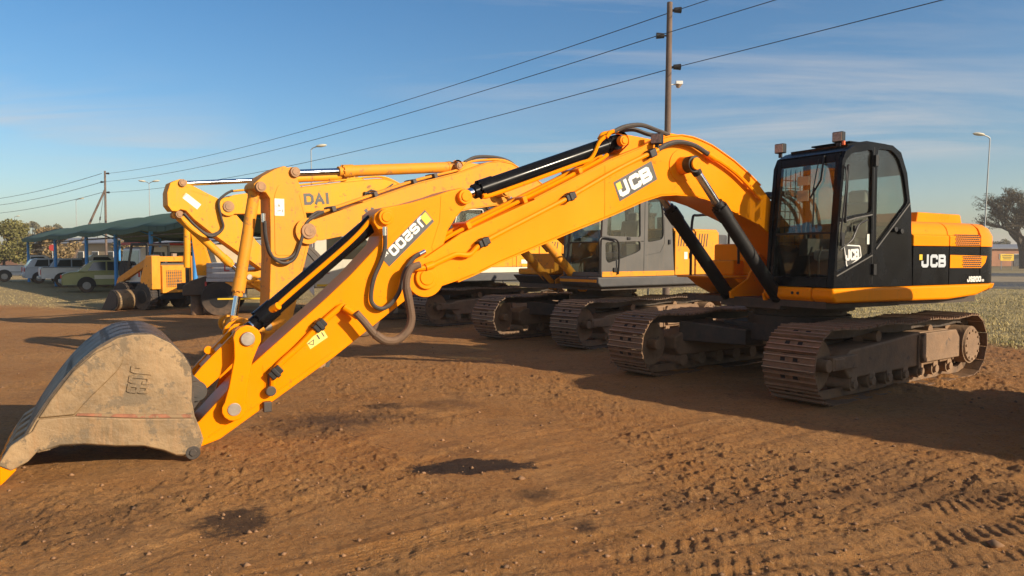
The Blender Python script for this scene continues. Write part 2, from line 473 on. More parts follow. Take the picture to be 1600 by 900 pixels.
def strokes(text, h, w, sw, gap=0.30):
    """2D quads (lists of 4 points) for a text of height h; w = letter width factor, sw = stroke width"""
    x = 0.0; quads = []; lv = 0
    for ch in text:
        if ch == ' ':
            x += 0.5 * h * w; continue
        for pl, closed in GL[ch]:
            lv += 1
            P = [Vector((x + px * h * w, sw / 2 + py * (h - sw))) for px, py in pl]
            if not closed and ch not in 'CS2':
                P[0] = P[0] - (P[1] - P[0]).normalized() * (sw / 2); P[-1] = P[-1] + (P[-1] - P[-2]).normalized() * (sw / 2)
            N = len(P); Lf = []; Rt = []
            for i in range(N):
                a = P[(i - 1) % N] if (closed or i) else None
                b = P[(i + 1) % N] if (closed or i < N - 1) else None
                d1 = (P[i] - a).normalized() if a is not None else (b - P[i]).normalized()
                d2 = (b - P[i]).normalized() if b is not None else d1
                nn = Vector((-(d1.y + d2.y), d1.x + d2.x))
                nn = nn.normalized() if nn.length > 1e-6 else Vector((-d1.y, d1.x))
                k = max(0.55, nn.dot(Vector((-d1.y, d1.x))))
                Lf.append(P[i] + nn * sw / 2 / k); Rt.append(P[i] - nn * sw / 2 / k)
            for i in range(N if closed else N - 1):
                j = (i + 1) % N
                quads.append((lv, [Lf[i], Lf[j], Rt[j], Rt[i]]))
        x += (ADV.get(ch, 1.0) * w + gap * w) * h
    return quads, x
def decal(mb, quads, y, o, ang, t=0.003, raise_=0.0):
    """lay 2D quads (right, up as seen from +y) on a plane y; o = (x, z) of the text origin"""
    c, s_ = math.cos(R(ang)), math.sin(R(ang))
    for lv, q in quads:
        tt = t + 0.0004 * (lv % 7)
        p2 = [(p[0] * c - p[1] * s_, p[0] * s_ + p[1] * c) for p in q]
        n = len(p2)
        pts = [(o[0] - a, o[1] + b) for a, b in p2]
        mb.add([(x, y + tt, z) for x, z in pts] + [(x, y - 0.001, z) for x, z in pts],
               [tuple(range(n))] + [(i, (i + 1) % n, n + (i + 1) % n, n + i) for i in range(n)])

def panel(mb, outer, holes, y0, y1):
    """flat panel with real openings: outline and holes in x-z, from y0 to y1"""
    from mathutils.geometry import tessellate_polygon
    loops = [outer] + holes
    flat = [p for lp in loops for p in lp]
    tris = tessellate_polygon([[Vector((p[0], p[1], 0)) for p in lp] for lp in loops])
    n = len(flat)
    f = [tuple(t) for t in tris] + [tuple(n + i for i in t)[::-1] for t in tris]
    b = 0
    for lp in loops:
        k = len(lp)
        f += [(b + i, b + (i + 1) % k, n + b + (i + 1) % k, n + b + i) for i in range(k)]
        b += k
    mb.add([(x, y0, z) for x, z in flat] + [(x, y1, z) for x, z in flat], f)
    return mb

def rpoly(poly, r=0.05, n=4):
    """round the corners of a polygon"""
    out = []; N = len(poly)
    for i in range(N):
        a, p, b = Vector(poly[i - 1]), Vector(poly[i]), Vector(poly[(i + 1) % N])
        d1 = (a - p); d2 = (b - p); rr = min(r, d1.length * .45, d2.length * .45)
        s, e = p + d1.normalized() * rr, p + d2.normalized() * rr
        for k in range(n + 1):
            t = k / n
            q = s * (1 - t) ** 2 + p * 2 * t * (1 - t) + e * t * t
            out.append((q.x, q.y))
    return out

def grow(poly, k=1.03):
    cx = sum(p[0] for p in poly) / len(poly); cz = sum(p[1] for p in poly) / len(poly)
    return [(cx + (x - cx) * k, cz + (z - cz) * k) for x, z in poly]

# ------------------------------------------------------------------ excavator pieces
SHOES = {}
def shoe_mesh(w, mat):
    if (w, mat) not in SHOES:
        b = MB()
        b.add([(-.094, -w/2, 0), (.088, -w/2, 0), (.088, w/2, 0), (-.094, w/2, 0), (-.094, -w/2, .013), (.088, -w/2, .013), (.088, w/2, .013), (-.094, w/2, .013)],
              [(0, 3, 2, 1), (4, 5, 6, 7), (0, 1, 5, 4), (2, 3, 7, 6), (1, 2, 6, 5), (0, 4, 7, 3)])
        for x, h in ((-.078, .038), (-.008, .030), (.062, .030)):
            b.add([(x - .013, -w/2, .0125), (x + .013, -w/2, .0125), (x + .005, -w/2, h), (x - .005, -w/2, h),
                   (x - .013, w/2, .0125), (x + .013, w/2, .0125), (x + .005, w/2, h), (x - .005, w/2, h)],
                  [(0, 1, 2, 3), (7, 6, 5, 4), (1, 5, 6, 2), (0, 3, 7, 4), (3, 2, 6, 7)])
        # dark patches on the plate stand in for the shade inside its bolt slots
        nf = len(b.f)
        for y in (-.075, .075):
            b.box((0.028, y, .0135), (.040, .055, .004))
        me = b.mesh('track_shoe', mat, 0, recalc=False)
        me.materials.append(M['worn_edge']); me.materials.append(M['hole'])
        for p in me.polygons:
            if p.index >= nf: p.material_index = 2
            elif min(me.vertices[i].co.z for i in p.vertices) > .028: p.material_index = 1
        SHOES[(w, mat)] = me
    return SHOES[(w, mat)]

def track(root, yc, L, H, w, rot, side, mats):
    r = H / 2 - 0.035
    xc = L / 2 - H / 2
    zc = H / 2 - 0.012
    path = []
    n = 60
    for i in range(n + 1):                                  # bottom, rear to front
        path.append((-xc + 2 * xc * i / n, zc - r))
    path += arc(xc, zc, r, -90, 90, 26)[1:]
    for i in range(1, n):
        t = i / n
        path.append((xc - 2 * xc * t, zc + r - 0.030 * abs(math.sin(t * math.pi * 3)) ** 1.5 * 1.0))
    path += arc(-xc, zc, r, 90, 270, 26)[:-1]
    P = np.array(path + [path[0]]); seg = np.hypot(*np.diff(P, axis=0).T); s = np.concatenate([[0], np.cumsum(seg)])
    N = int(round(s[-1] / 0.19)); pitch = s[-1] / N
    def at(d):
        d = d % s[-1]; i = min(np.searchsorted(s, d, 'right') - 1, len(seg) - 1); t = (d - s[i]) / seg[i]
        return P[i] * (1 - t) + P[i + 1] * t
    ch = MB()
    for k in range(N):
        a, b = at(k * pitch), at((k + 1) * pitch)
        d = (b - a) / np.linalg.norm(b - a); nn = np.array([d[1], -d[0]])
        for y in (-.095, .095):
            p = a - nn * 0.06; q = b - nn * 0.06
            ch.bar((p[0], yc + y, p[1]), (q[0], yc + y, q[1]), .035, .10, up=(-nn[0], 0, -nn[1]))
        ch.cyl((a[0] - nn[0] * .06, yc - .11, a[1] - nn[1] * .06), (a[0] - nn[0] * .06, yc + .11, a[1] - nn[1] * .06), .028, n=8)
    tr = ch.build('track', 'under', root, rot=rot, smooth=0)
    me = shoe_mesh(w, mats[0])
    for k in range(N):
        a, b = at(k * pitch), at((k + 1) * pitch)
        c = (a + b) / 2; ang = math.atan2(b[1] - a[1], b[0] - a[0])
        o = bpy.data.objects.new('shoe', me); COL.objects.link(o); o.parent = tr
        j = random.uniform(-.006, .006)
        # local z of the shoe points outwards (to the right of travel)
        x = Vector((math.cos(ang), 0, math.sin(ang))); z = Vector((math.sin(ang), 0, -math.cos(ang))); y = z.cross(x)
        mtx = Matrix((x, y, z)).transposed().to_4x4(); mtx.translation = (c[0], yc + j, c[1])
        o.matrix_local = mtx @ Matrix.Rotation(random.uniform(-.035, .035), 4, 'Y') @ Matrix.Rotation(random.uniform(-.008, .008), 4, 'Z')
    # roller frame with idler, rollers, carrier rollers, sprocket
    f = MB()
    so = 1 if side > 0 else -1
    prof = [(-xc + .38, .24), (xc - .46, .24), (xc - .36, .34), (xc - .36, .50), (xc - .5, .56), (xc - 1.15, .60), (-.35, .665), (-xc + .55, .665), (-xc + .38, .56)]
    f.prism(prof, yc - .21, yc + .21)
    fr = f.build('track_frame', mats[1], root, bevel=.025, rot=rot)
    g = MB()
    for x in (-xc + .42, -xc + .78, -.35):
        g.prism([(x, .25), (x + .035, .25), (x + .035, .64 - .02 * (x > -.6)), (x, .64)], yc + so * .208, yc + so * .235)
    g.prism([(-xc + .35, .29), (-.4, .29), (-.34, .38), (-.34, .58), (-.4, .655), (-xc + .45, .655), (-xc + .35, .55)], yc + so * .20, yc + so * .27)
    g.build('side_cover', mats[1], fr, bevel=.02)
    g = MB(); g.box((xc - .30, yc + so * .2, .44), (.50, .10, .15)); g.box((xc - .18, yc + so * .235, .44), (.20, .05, .11)); g.cyl((xc, yc - .24, zc), (xc, yc + .24, zc), .07)
    g.build('idler_yoke', mats[1], fr, bevel=.012)
    g = MB(); g.cyl((xc, yc - .075, zc), (xc, yc + .075, zc), r - .10, n=32); g.cyl((xc, yc - .03, zc), (xc, yc + .03, zc), r - .07, n=32); g.build('idler', mats[1], fr)
    for i in range(7):
        x = -xc + .5 + i * (2 * xc - 1.05) / 6
        g = MB(); g.cyl((x, yc - .2, .175), (x, yc + .2, .175), .085, n=16)
        g.cyl((x, yc + so * .2, .175), (x, yc + so * .235, .175), .05, n=10); g.box((x, yc + so * .19, .235), (.12, .05, .06))
        g.build('roller', mats[1], fr)
    for x in (-.75, .55):
        g = MB(); g.cyl((x, yc - .12, H - .20), (x, yc + .17, H - .20), .065, n=14); g.box((x, yc - .05, H - .27), (.12, .12, .13)); g.build('carrier_roller', mats[1], fr)
    g = MB()
    K = 42
    pts = []
    for i in range(K):
        rr = (r - .055) if (i % 3 == 0) else (r - .115)
        pts.append((-xc + rr * math.cos(2 * math.pi * i / K), zc + rr * math.sin(2 * math.pi * i / K)))
    g.prism(pts, yc - .03, yc + .03)
    g.cyl((-xc, yc - .2, zc), (-xc, yc + so * .26, zc), .25, n=28); g.cyl((-xc, yc + so * .26, zc), (-xc, yc + so * .285, zc), .235, .22, n=28)
    for i in range(12):
        a = 2 * math.pi * i / 12
        g.cyl((-xc + .19 * math.cos(a), yc + so * .28, zc + .19 * math.sin(a)), (-xc + .19 * math.cos(a), yc + so * .298, zc + .19 * math.sin(a)), .016, n=6)
    g.build('sprocket', mats[1], fr)
    return tr

def undercarriage(root, L, H, w, gauge, rot, mats):
    for sd_ in (1, -1):
        track(root, sd_ * gauge / 2, L, H, w, rot, sd_, mats)
    b = MB()
    b.box((0, 0, .60), (1.25, gauge - .9, .24))
    for sx in (1, -1):
        for sy in (1, -1):
            p = [(sx * .28, sy * .35), (sx * .75, sy * .30), (sx * 1.22, sy * (gauge / 2 - .16)), (sx * .72, sy * (gauge / 2 - .16))]
            if sx * sy < 0: p = p[::-1]
            b.shell([[(x, y, .47 - .03 * k) for k, (x, y) in enumerate(p)], [(x, y, .725 - (.10 if k > 1 else 0)) for k, (x, y) in enumerate(p)]])
    b.build('center_frame', 'under', root, bevel=.02, rot=rot)
    b = MB(); b.cyl((0, 0, .70), (0, 0, .83), .66, n=48); b.build('slew_ring', 'under', root, rot=rot)
    b = MB(); b.cyl((0, 0, .832), (0, 0, 1.0), .60, n=48); b.cyl((0, 0, .90), (0, 0, .96), .70, n=48)
    for i in range(24):
        a = 2 * math.pi * i / 24
        b.cyl((.655 * math.cos(a), .655 * math.sin(a), .885), (.655 * math.cos(a), .655 * math.sin(a), .9), .018, n=6)
    b.build('slew_bearing', 'under', root)

def ram(root, name, base, end, frac, y, r, rr, mbar, eye=0.09, mrod='chrome', mcol='black_matt', ew=.06):
    """hydraulic cylinder in the x-z plane at y: barrel from base, rod to end"""
    p = Vector((base[0], y, base[1])); q = Vector((end[0], y, end[1])); d = (q - p); L = d.length; d.normalize()
    m = p + d * (L * frac)
    b = MB(); b.cyl(p + d * eye * .8, m, r, n=24); b.cyl(p + Vector((0, -ew, 0)), p + Vector((0, ew, 0)), eye, n=20)
    b.cyl(p + d * eye * .8, p + d * (eye * .8 + .06), r * 1.06, n=24)
    o = b.build(name, mbar, root)
    b = MB(); b.cyl(m - d * .15, m + d * .02, r * 1.12, n=24); b.cyl(m + d * .02, m + d * .09, r * .86, n=24)
    for k in range(8):
        a = d.orthogonal().normalized(); c = d.cross(a); t = 2 * math.pi * k / 8
        c2 = m + (a * math.cos(t) + c * math.sin(t)) * r * .97
        b.cyl(c2, c2 + d * .035, .014, n=6)
    b.build('gland', mcol, o)
    b = MB(); b.cyl(m, q - d * eye * .7, rr, n=20); b.build('rod', mrod, o)
    b = MB(); b.cyl(q + Vector((0, -ew, 0)), q + Vector((0, ew, 0)), eye, n=20); b.cyl(q - d * eye * 1.5, q - d * eye * .7, rr * 1.15, rr * 1.25, n=18)
    b.build('rod_eye', mbar, o)
    return o

def pins(root, pts, y, r, mat, cap='pin', t=.05, ring=True):
    """pin bosses on both faces"""
    for (x, z) in pts:
        b = MB()
        for s in (1, -1):
            b.cyl((x, s * (y - .02), z), (x, s * (y + t), z), r, r * .97, n=26)
            if ring: b.cyl((x, s * (y + t), z), (x, s * (y + t + .012), z), r * .66, r * .62, n=22)
        b.build('pin_boss', mat, root, bevel=.006)

HINGE0 = (7.72, 0.07)
def bucket(root, hinge, rot, k, mats, letters=False, W=.6):
    c, s = math.cos(rot), math.sin(rot)
    def T(p): 
        x, z = (p[0] - HINGE0[0]) * k, (p[1] - HINGE0[1]) * k
        return (hinge[0] + x * c - z * s, hinge[1] + x * s + z * c)
    TP = lambda pl: [T(p) for p in pl]
    side = [(7.72, .74), (7.715, .62), (7.72, .49), (7.70, .36), (7.665, .26), (7.64, .17), (7.66, .10), (7.74, .045), (7.84, .06), (7.93, .11), (8.06, .16), (8.25, .185), (8.46, .225), (8.60, .235), (8.74, .20),
            (8.84, .27), (8.75, .44), (8.64, .61), (8.50, .79), (8.36, .92), (8.22, 1.0), (8.12, 1.02), (7.99, 1.015), (7.86, .94), (7.77, .84)]
    b = MB()
    for sy in (1, -1):
        b.prism(TP(side), sy * (W - .035), sy * W)
    wrap = cr([(7.70, .46), (7.705, .62), (7.72, .74), (7.77, .845), (7.86, .945), (7.99, 1.02), (8.12, 1.03), (8.23, 1.01), (8.37, .93), (8.51, .80), (8.65, .62), (8.77, .43), (8.86, .26), (8.90, .19)], 4)
    bo = b.build('bucket', mats[0], root, bevel=.008)
    b = MB(); b.ribbon(TP(wrap), -W + .005, W - .005, -.03 * k); b.build('wrapper', mats[1], bo)
    # wear straps and heel plates on the back
    b = MB()
    for y in (-.47, -.16, .16, .47):
        b.ribbon(TP(wrap[16:]), y - .06, y + .06, -.085 * k)
    for i in range(22, len(wrap) - 3, 7):
        b.ribbon(TP(wrap[i:i + 3]), -W + .02, W - .02, -.070 * k)
    b.build('wear_strap', mats[1], bo, bevel=.004)
    # cutting edge
    b = MB(); b.prism(TP([(8.66, .215), (8.86, .20), (8.93, .165), (8.94, .215), (8.84, .30), (8.70, .27)]), -W - .01, W + .01); b.build('cutting_edge', mats[0], bo, bevel=.006)
    for i in range(5):
        y = -W + .05 + i * (2 * W - .10) / 4
        hw = .062
        b = MB(); b.prism(TP([(8.62, .36), (8.72, .40), (8.90, .28), (8.98, .15), (8.90, .10), (8.80, .15), (8.72, .24)]), y - hw - .012, y + hw + .012)
        ad = b.build('tooth_adapter', mats[0], bo, bevel=.012)
        b = MB()
        r0 = [(8.865, .205), (8.965, .20), (8.955, .135), (8.86, .125)]
        a, e = T((8.90, .235)), T((9.01, .165))
        pts0 = [T((8.87, .10)), T((8.955, .195))]
        tip = T((9.02, -.02))
        b.shell([[(pts0[0][0], y - hw, pts0[0][1]), (pts0[0][0], y + hw, pts0[0][1]), (pts0[1][0], y + hw, pts0[1][1]), (pts0[1][0], y - hw, pts0[1][1])],
                 [(T((8.935, .03))[0], y - hw * .95, T((8.935, .03))[1]), (T((8.935, .03))[0], y + hw * .95, T((8.935, .03))[1]), (T((9.01, .10))[0], y + hw * .95, T((9.01, .10))[1]), (T((9.01, .10))[0], y - hw * .95, T((9.01, .10))[1])],
                 [(tip[0] - .02, y - hw * .8, tip[1] - .01), (tip[0] - .02, y + hw * .8, tip[1] - .01), (tip[0] + .02, y + hw * .8, tip[1] + .01), (tip[0] + .02, y - hw * .8, tip[1] + .01)]])
        b.build('tooth', mats[2], bo, bevel=.006)
    # raised cheek plates on the side, lower wear plate, weld ridge
    for sy in (1, -1):
        y0, y1 = sorted((sy * (W - .004), sy * (W + .022)))
        b = MB()
        cheek = cr([(8.235, .96), (8.19, .90), (8.20, .80), (8.28, .70), (8.40, .58), (8.47, .50), (8.51, .455)], 4) + [(8.73, .455), (8.65, .585), (8.51, .775), (8.37, .90)]
        b.prism(TP(cheek), y0, y1)
        low = [(8.73, .448), (8.80, .31), (8.72, .215), (8.60, .245), (8.46, .235), (8.25, .195), (8.06, .17), (7.93, .12), (7.84, .07), (7.75, .06), (7.68, .11), (7.66, .17), (7.69, .27), (7.71, .345), (8.1, .385), (8.5, .445)]
        b.prism(TP(low), y0, y1)
        b.build('cheek_plate', mats[0], bo, bevel=.012)
        b = MB(); b.prism(TP([(8.5, .449), (8.1, .389), (7.715, .349), (7.715, .375), (8.1, .415), (8.49, .463)]), y0, sorted((y0, y1))[1] - .008 if sy > 0 else y1)
        b.build('painted_ridge', 'bucket_red', bo)
    if letters:
        b = MB()
        q, wd = strokes('JCB', .15, .36, .024, .30)
        decal(b, q, W, T((8.135, .785)), -101, .011)
        b.build('emblem', mats[0], bo, bevel=.004)
    # ears
    b = MB()
    for y in (-.24, .24):
        b.prism(TP([(7.80, .80), (7.72, .68), (7.62, .58), (7.585, .50), (7.62, .41), (7.68, .33), (7.67, .2), (7.63, .10), (7.66, -.01), (7.74, -.04), (7.82, .02), (7.86, .3)]), y - .022, y + .022)
    b.build('bucket_ear', 'steel_dark', bo, bevel=.006)
    b = MB()
    for p in ((7.65, .50), (7.72, .06)):
        x, z = T(p)
        b.cyl((x, -.31, z), (x, .31, z), .048, n=20); b.cyl((x, .262, z), (x, .30, z), .082, n=24); b.cyl((x, -.30, z), (x, -.262, z), .082, n=24)
    b.build('bucket_pin', 'steel_dark', bo)
    if W > .5 and letters:
        b = MB()
        for sy in (1, -1):
            x, z = T((7.72, .075)); b.cyl((x, sy * (W - .02), z), (x, sy * (W + .024), z), .055, n=24); b.cyl((x, sy * (W + .024), z), (x, sy * (W + .035), z), .030, n=6)
            x, z = T((7.66, .52)); 
        b.build('side_pin_cap', 'steel_dark', bo, bevel=.005)
    return bo

def seat_inside(cab, x, y, mat='seat'):
    b = MB(); b.box((x, y, 1.62), (.48, .48, .14)); b.box((x - .24, y, 1.98), (.13, .46, .62), Matrix.Rotation(-.18, 3, 'Y')); b.box((x - .31, y, 2.36), (.09, .26, .17))
    b.build('seat', mat, cab, bevel=.04)
    b = MB(); b.box((x, y, 1.45), (.4, .4, .22)); b.box((x + .05, y + .33, 1.72), (.5, .13, .22)); b.box((x + .05, y - .33, 1.72), (.5, .13, .22))
    for s in (1, -1):
        b.tube([(x + .25, y + s * .33, 1.8), (x + .28, y + s * .33, 1.95), (x + .26, y + s * .33, 2.05)], .018)
    b.box((x + .55, y - .2, 1.33), (.1, .12, .05))
    for s in (1, -1):
        b.tube([(x + .5, y + s * .07, 1.3), (x + .52, y + s * .07, 1.6), (x + .46, y + s * .07, 1.72)], .012)
    b.build('control_console', 'inside', cab, bevel=.015)

def work_lamp(parent, p, yaw=0.0):
    b = MB(); rot = Matrix.Rotation(yaw, 3, 'Z')
    b.box(p, (.075, .13, .12), rot); b.box(Vector(p) + Vector((0, 0, -.085)), (.03, .05, .06), rot)
    o = b.build('work_lamp', 'black_matt', parent, bevel=.012)
    b = MB(); b.box(Vector(p) + rot @ Vector((.038, 0, 0)), (.006, .11, .10), rot); b.build('lamp_lens', 'lamp', o)
    return o

def cab_shell(root, prof, holes, y0, y1, mat, glassm, front, rearz, roof_from=3, roof_to=-3, right_holes=None, liner='inside'):
    """hollow cab: left and right side panels with openings, roof, rear wall, front frame; returns the cab part"""
    b = MB()
    panel(b, prof, holes, y1 - .05, y1)
    panel(b, prof, right_holes or holes, y0, y0 + .05)
    c = b.build('cab', mat, root, bevel=.008)
    # roof follows the outline, bulging a little above it
    top = prof[roof_from:len(prof) + roof_to + 1]
    b = MB(); b.ribbon(top, y0 + .052, y1 - .052, -.004); b.ribbon(top[1:-1], y0 + .09, y1 - .09, -.028); b.ribbon(top, y0 + .052, y1 - .052, .05)
    b.build('roof', mat, c, bevel=.01)
    # front frame: pillars, bottom panel, header, mid rail
    (xb, zb), (xt, zt), zmid, zlow, zhead, pw = front
    fx = lambda z: xb + (xt - xb) * (z - zb) / (zt - zb)
    b = MB()
    for (ya, yb) in ((y0 + .052, y0 + .052 + pw), (y1 - .052 - pw, y1 - .052)):
        b.prism([(fx(zb) - .01, zb), (fx(zt) - .01, zt), (fx(zt) - .07, zt), (fx(zb) - .07, zb)], ya, yb)
    yi0, yi1 = y0 + .054 + pw, y1 - .054 - pw
    b.prism([(fx(zb) - .012, zb), (fx(zlow) - .012, zlow), (fx(zlow) - .06, zlow), (fx(zb) - .06, zb)], yi0, yi1)
    b.prism([(fx(zhead) - .012, zhead), (fx(zt) - .012, zt), (fx(zt) - .06, zt), (fx(zhead) - .06, zhead)], yi0, yi1)
    b.build('front_frame', mat, c, bevel=.008)
    b = MB(); b.prism([(fx(zmid) - .004, zmid - .012), (fx(zmid) - .004, zmid + .012), (fx(zmid) - .035, zmid + .012), (fx(zmid) - .035, zmid - .012)], yi0, yi1); b.build('windscreen_rail', 'black_matt', c)
    for za, zb2, nm in ((zlow, zmid - .012, 'lower_windscreen'), (zmid + .012, zhead, 'windscreen')):
        dq = .11 if nm.startswith('lower') else 0
        b = MB(); b.prism([(fx(za) - .018 - dq, za - .004), (fx(zb2) - .018, zb2 + .004), (fx(zb2) - .024, zb2 + .004), (fx(za) - .024 - dq, za - .004)], yi0 - .005, yi1 + .005); b.build(nm, glassm, c, smooth=0)
    # rear wall below the rear window, floor
    b = MB()
    rx = [p for p in prof if p[0] < min(q[0] for q in prof) + .25]
    xr = min(q[0] for q in prof)
    b.box((xr + .06, (y0 + y1) / 2, (zb + rearz) / 2 + .01), (.05, y1 - y0 - .11, rearz - zb)); b.box(((xb + xr) / 2, (y0 + y1) / 2, zb + .025), (xb - xr - .12, y1 - y0 - .11, .04))
    b.build('rear_wall', liner, c)
    b = MB(); b.box((xr + .10, (y0 + y1) / 2, (rearz + 2.7) / 2), (.008, y1 - y0 - .12, 2.7 - rearz)); b.build('rear_window', glassm, c, smooth=0)
    for k, h in enumerate(holes):
        b = MB(); b.prism(grow(h, 1.03), y1 - .03, y1 - .024); b.build('side_window', glassm if k else glassm, c, smooth=0)
    for h in (right_holes or holes):
        b = MB(); b.prism(grow(h, 1.03), y0 + .024, y0 + .03); b.build('side_window', glassm, c, smooth=0)
    seat_inside(c, (xb + xr) / 2 - .05, (y0 + y1) / 2)
    return c

def hood_section(w, z0, z1, r=.16):
    """engine cover cross-section in y-z, rounded shoulders"""
    pts = [(-w, z0), (-w, z1 - r * 1.1)]
    pts += [(-w + .03 + r * (1 - math.cos(R(a))), z1 - r * 1.0 + r * math.sin(R(a))) for a in range(0, 91, 15)]
    return pts + [(-y, z) for y, z in pts[::-1]]

def tail(mb, x0, xt, w, z0, z1, inset=None, n=12):
    """rounded counterweight block from x0 back to xt"""
    zs = inset or [(z0, 0.0), (z1, 0.0)]
    rings = []
    for z, d in zs:
        ring = []
        for i in range(2 * n + 1):
            a = -90 + 180 * i / (2 * n)
            ca, sa = math.cos(R(a)), math.sin(R(a))
            y = (w - d) * math.copysign(abs(sa) ** 0.55, sa)
            x = x0 + (xt + d - x0) * abs(ca) ** 0.75
            ring.append((x, y, z))
        rings.append(ring)
    mb.shell(rings)

M['rust_pin'] = pm('rusty_pin', (.30, .165, .08), .6, metal=.2, var=.35, vs=9, wear=.4, wcol=(.12, .07, .04), ws=12)

# ------------------------------------------------------------------ boom, stick and bucket of one machine
def arm_set(root, D):
    my = D['paint']; hw = D.get('bw', .25); sw = D.get('sw', .19)
    top, bot = D['boom_top'], D['boom_bot']           # front to foot / foot to front
    b = MB()
    xs = D['fork']
    tz = np.interp(-xs, [-p[0] for p in top[D.get('tf', 3):]], [p[1] for p in top[D.get('tf', 3):]])
    bz = np.interp(xs, [p[0] for p in bot], [p[1] for p in bot])
    core = [(xs, float(tz))] + [p for p in top if p[0] < xs] + [p for p in bot if p[0] < xs] + [(xs, float(bz))]
    b.prism(core, -hw + .045, hw - .045)
    for s in (1, -1):
        b.prism(top + bot, s * (hw - .044), s * hw)
    boom = b.build('boom', my, root, bevel=.008)
    b = MB()
    t2 = [p for p in top if p[0] < xs + .02][:-3]
    b.ribbon(t2, -hw - .012, hw + .012, -.016)
    b2 = [p for p in bot if p[0] < xs + .3][3:]
    b.ribbon(b2, -hw - .012, hw + .012, -.016)
    b.build('boom_flange', my, boom, bevel=.004)
    # bracket that carries the stick cylinder
    x, z = D['sc'][0]
    b = MB()
    for s in (1, -1):
        bx = [(x - .55, float(np.interp(-(x - .55), [-p[0] for p in top[3:]], [p[1] for p in top[3:]])) - .02)] + arc(x, z, .10, 60, 200, 8) + [(x + .12, float(np.interp(-(x + .12), [-p[0] for p in top[3:]], [p[1] for p in top[3:]])) - .02)]
        b.prism(bx, s * .10, s * .155)
    b.build('cylinder_bracket', my, boom, bevel=.008)
    pn = D.get('pinm', my)
    pins(boom, [D['sc'][0]], .15, .058, pn, t=.05)
    pins(boom, [D['pivot']], hw, .115, pn, t=.045)
    b = MB()
    for s in (1, -1):
        b.cyl((D['pivot'][0], s * hw, D['pivot'][1]), (D['pivot'][0], s * (hw + .012), D['pivot'][1]), .19, n=28)
    b.build('pivot_collar', my, boom, bevel=.005)
    # stick
    b = MB(); b.prism(D['stick'], -sw, sw); hx, hz = D['hinge']; b.cyl((hx, -sw - .01, hz), (hx, sw + .01, hz), .095, n=24)
    st = b.build('stick', my, root, bevel=.012)
    pins(st, [D['sc'][1], D['bc'][0]], sw, .075, pn, t=.05)
    # cylinders
    ram(root, 'stick_cylinder', D['sc'][0], D['sc'][1], D['sc'][2], 0, .088, .052, D['ram'], .085, ew=.085, mcol=D['gland'])
    ram(root, 'bucket_cylinder', D['bc'][0], D['bc'][1], D['bc'][2], 0, .080, .048, D['ram'], .08, ew=.075, mcol=D['gland'])
    for s in (1, -1):
        ram(root, 'boom_cylinder', D['hc'][0], D['hc'][1], D['hc'][2], s * (hw + .17), .083, .048, D['ram2'], .095, ew=.055, mcol='black_matt')
    b = MB()
    hx2, hz2 = D['hc'][1]
    for s in (1, -1):
        b.cyl((hx2, s * (hw - .01), hz2), (hx2, s * (hw + .11), hz2), .105, .095, n=26); b.cyl((hx2, s * (hw + .23), hz2), (hx2, s * (hw + .26), hz2), .07, n=22)
        b.cyl((hx2, s * (hw - .01), hz2), (hx2, s * (hw + .012), hz2), .19, n=30)
        b.cyl((hx2, s * hw, hz2), (hx2, s * (hw + .24), hz2), .05, n=18)
    b.build('boom_cylinder_pin', my, boom, bevel=.006)
    # bucket links
    k0, k1, k2 = D['bc'][1], D['link_pin'], D['bucket_pin']
    b = MB()
    for s in (1, -1):
        b.prism(capsule(k0, k1, .115, .10, .075), s * (sw + .06), s * (sw + .11))
        b.cyl((k1[0], s * (sw - .01), k1[1]), (k1[0], s * (sw + .06), k1[1]), .09, n=22)
    lk = b.build('tipping_link', my, root, bevel=.01)
    b = MB()
    for s in (1, -1):
        b.cyl((k0[0], s * (sw + .11), k0[1]), (k0[0], s * (sw + .135), k0[1]), .062, .058, n=20)
        b.cyl((k1[0], s * (sw + .11), k1[1]), (k1[0], s * (sw + .118), k1[1]), .055, n=20)
    b.cyl((k0[0], -sw - .05, k0[1]), (k0[0], sw + .05, k0[1]), .05, n=16)
    b.build('link_pin', 'pin', lk, bevel=.005)
    b = MB()
    for s in (1, -1):
        b.prism(capsule(k0, k2, .10, .085, .085), s * .10, s * .15)
    d = Vector(k2) - Vector(k0); m0 = Vector(k0) + d * .28; m1 = Vector(k0) + d * .72; nn = Vector((-d.y, d.x)).normalized() * .075
    b.prism([tuple(m0 + nn), tuple(m1 + nn), tuple(m1 - nn), tuple(m0 - nn)], -.101, .101)
    b.build('bucket_link', my, root, bevel=.008)
    bucket(root, D['hinge'], D['bucket_rot'], D['bucket_k'], D['bucket_m'], D.get('letters', False), D.get('bucket_w', .6))
    return boom, st

def foot_bracket(root, mat, foot=(.25, 1.70)):
    b = MB()
    for s in (1, -1):
        b.prism([(-.35, 1.05), (1.0, 1.05), (1.02, 1.14), (.7, 1.3), (.5, 1.62)] + arc(foot[0], foot[1], .14, 20, 160, 6) + [(-.1, 1.4)], s * .262, s * .30)
    b.cyl((foot[0], -.33, foot[1]), (foot[0], .33, foot[1]), .07, n=18)
    b.build('boom_foot_bracket', mat, root, bevel=.008)

def flat(mb, poly, y, t=.003):
    mb.prism(poly, y - .001, y + t)

# ================================================================== the JCB machine in front
TH_A = 29.6
exA = thing('excavator', (3.914, 10.067, 0), R(180 + TH_A), 'clean yellow crawler excavator with black cab, nearest of the row', 'excavator', 'crawler excavators parked side by side')
undercarriage(exA, 4.28, .87, .62, 2.43, R(36.5 - TH_A), ('shoe', 'frame'))
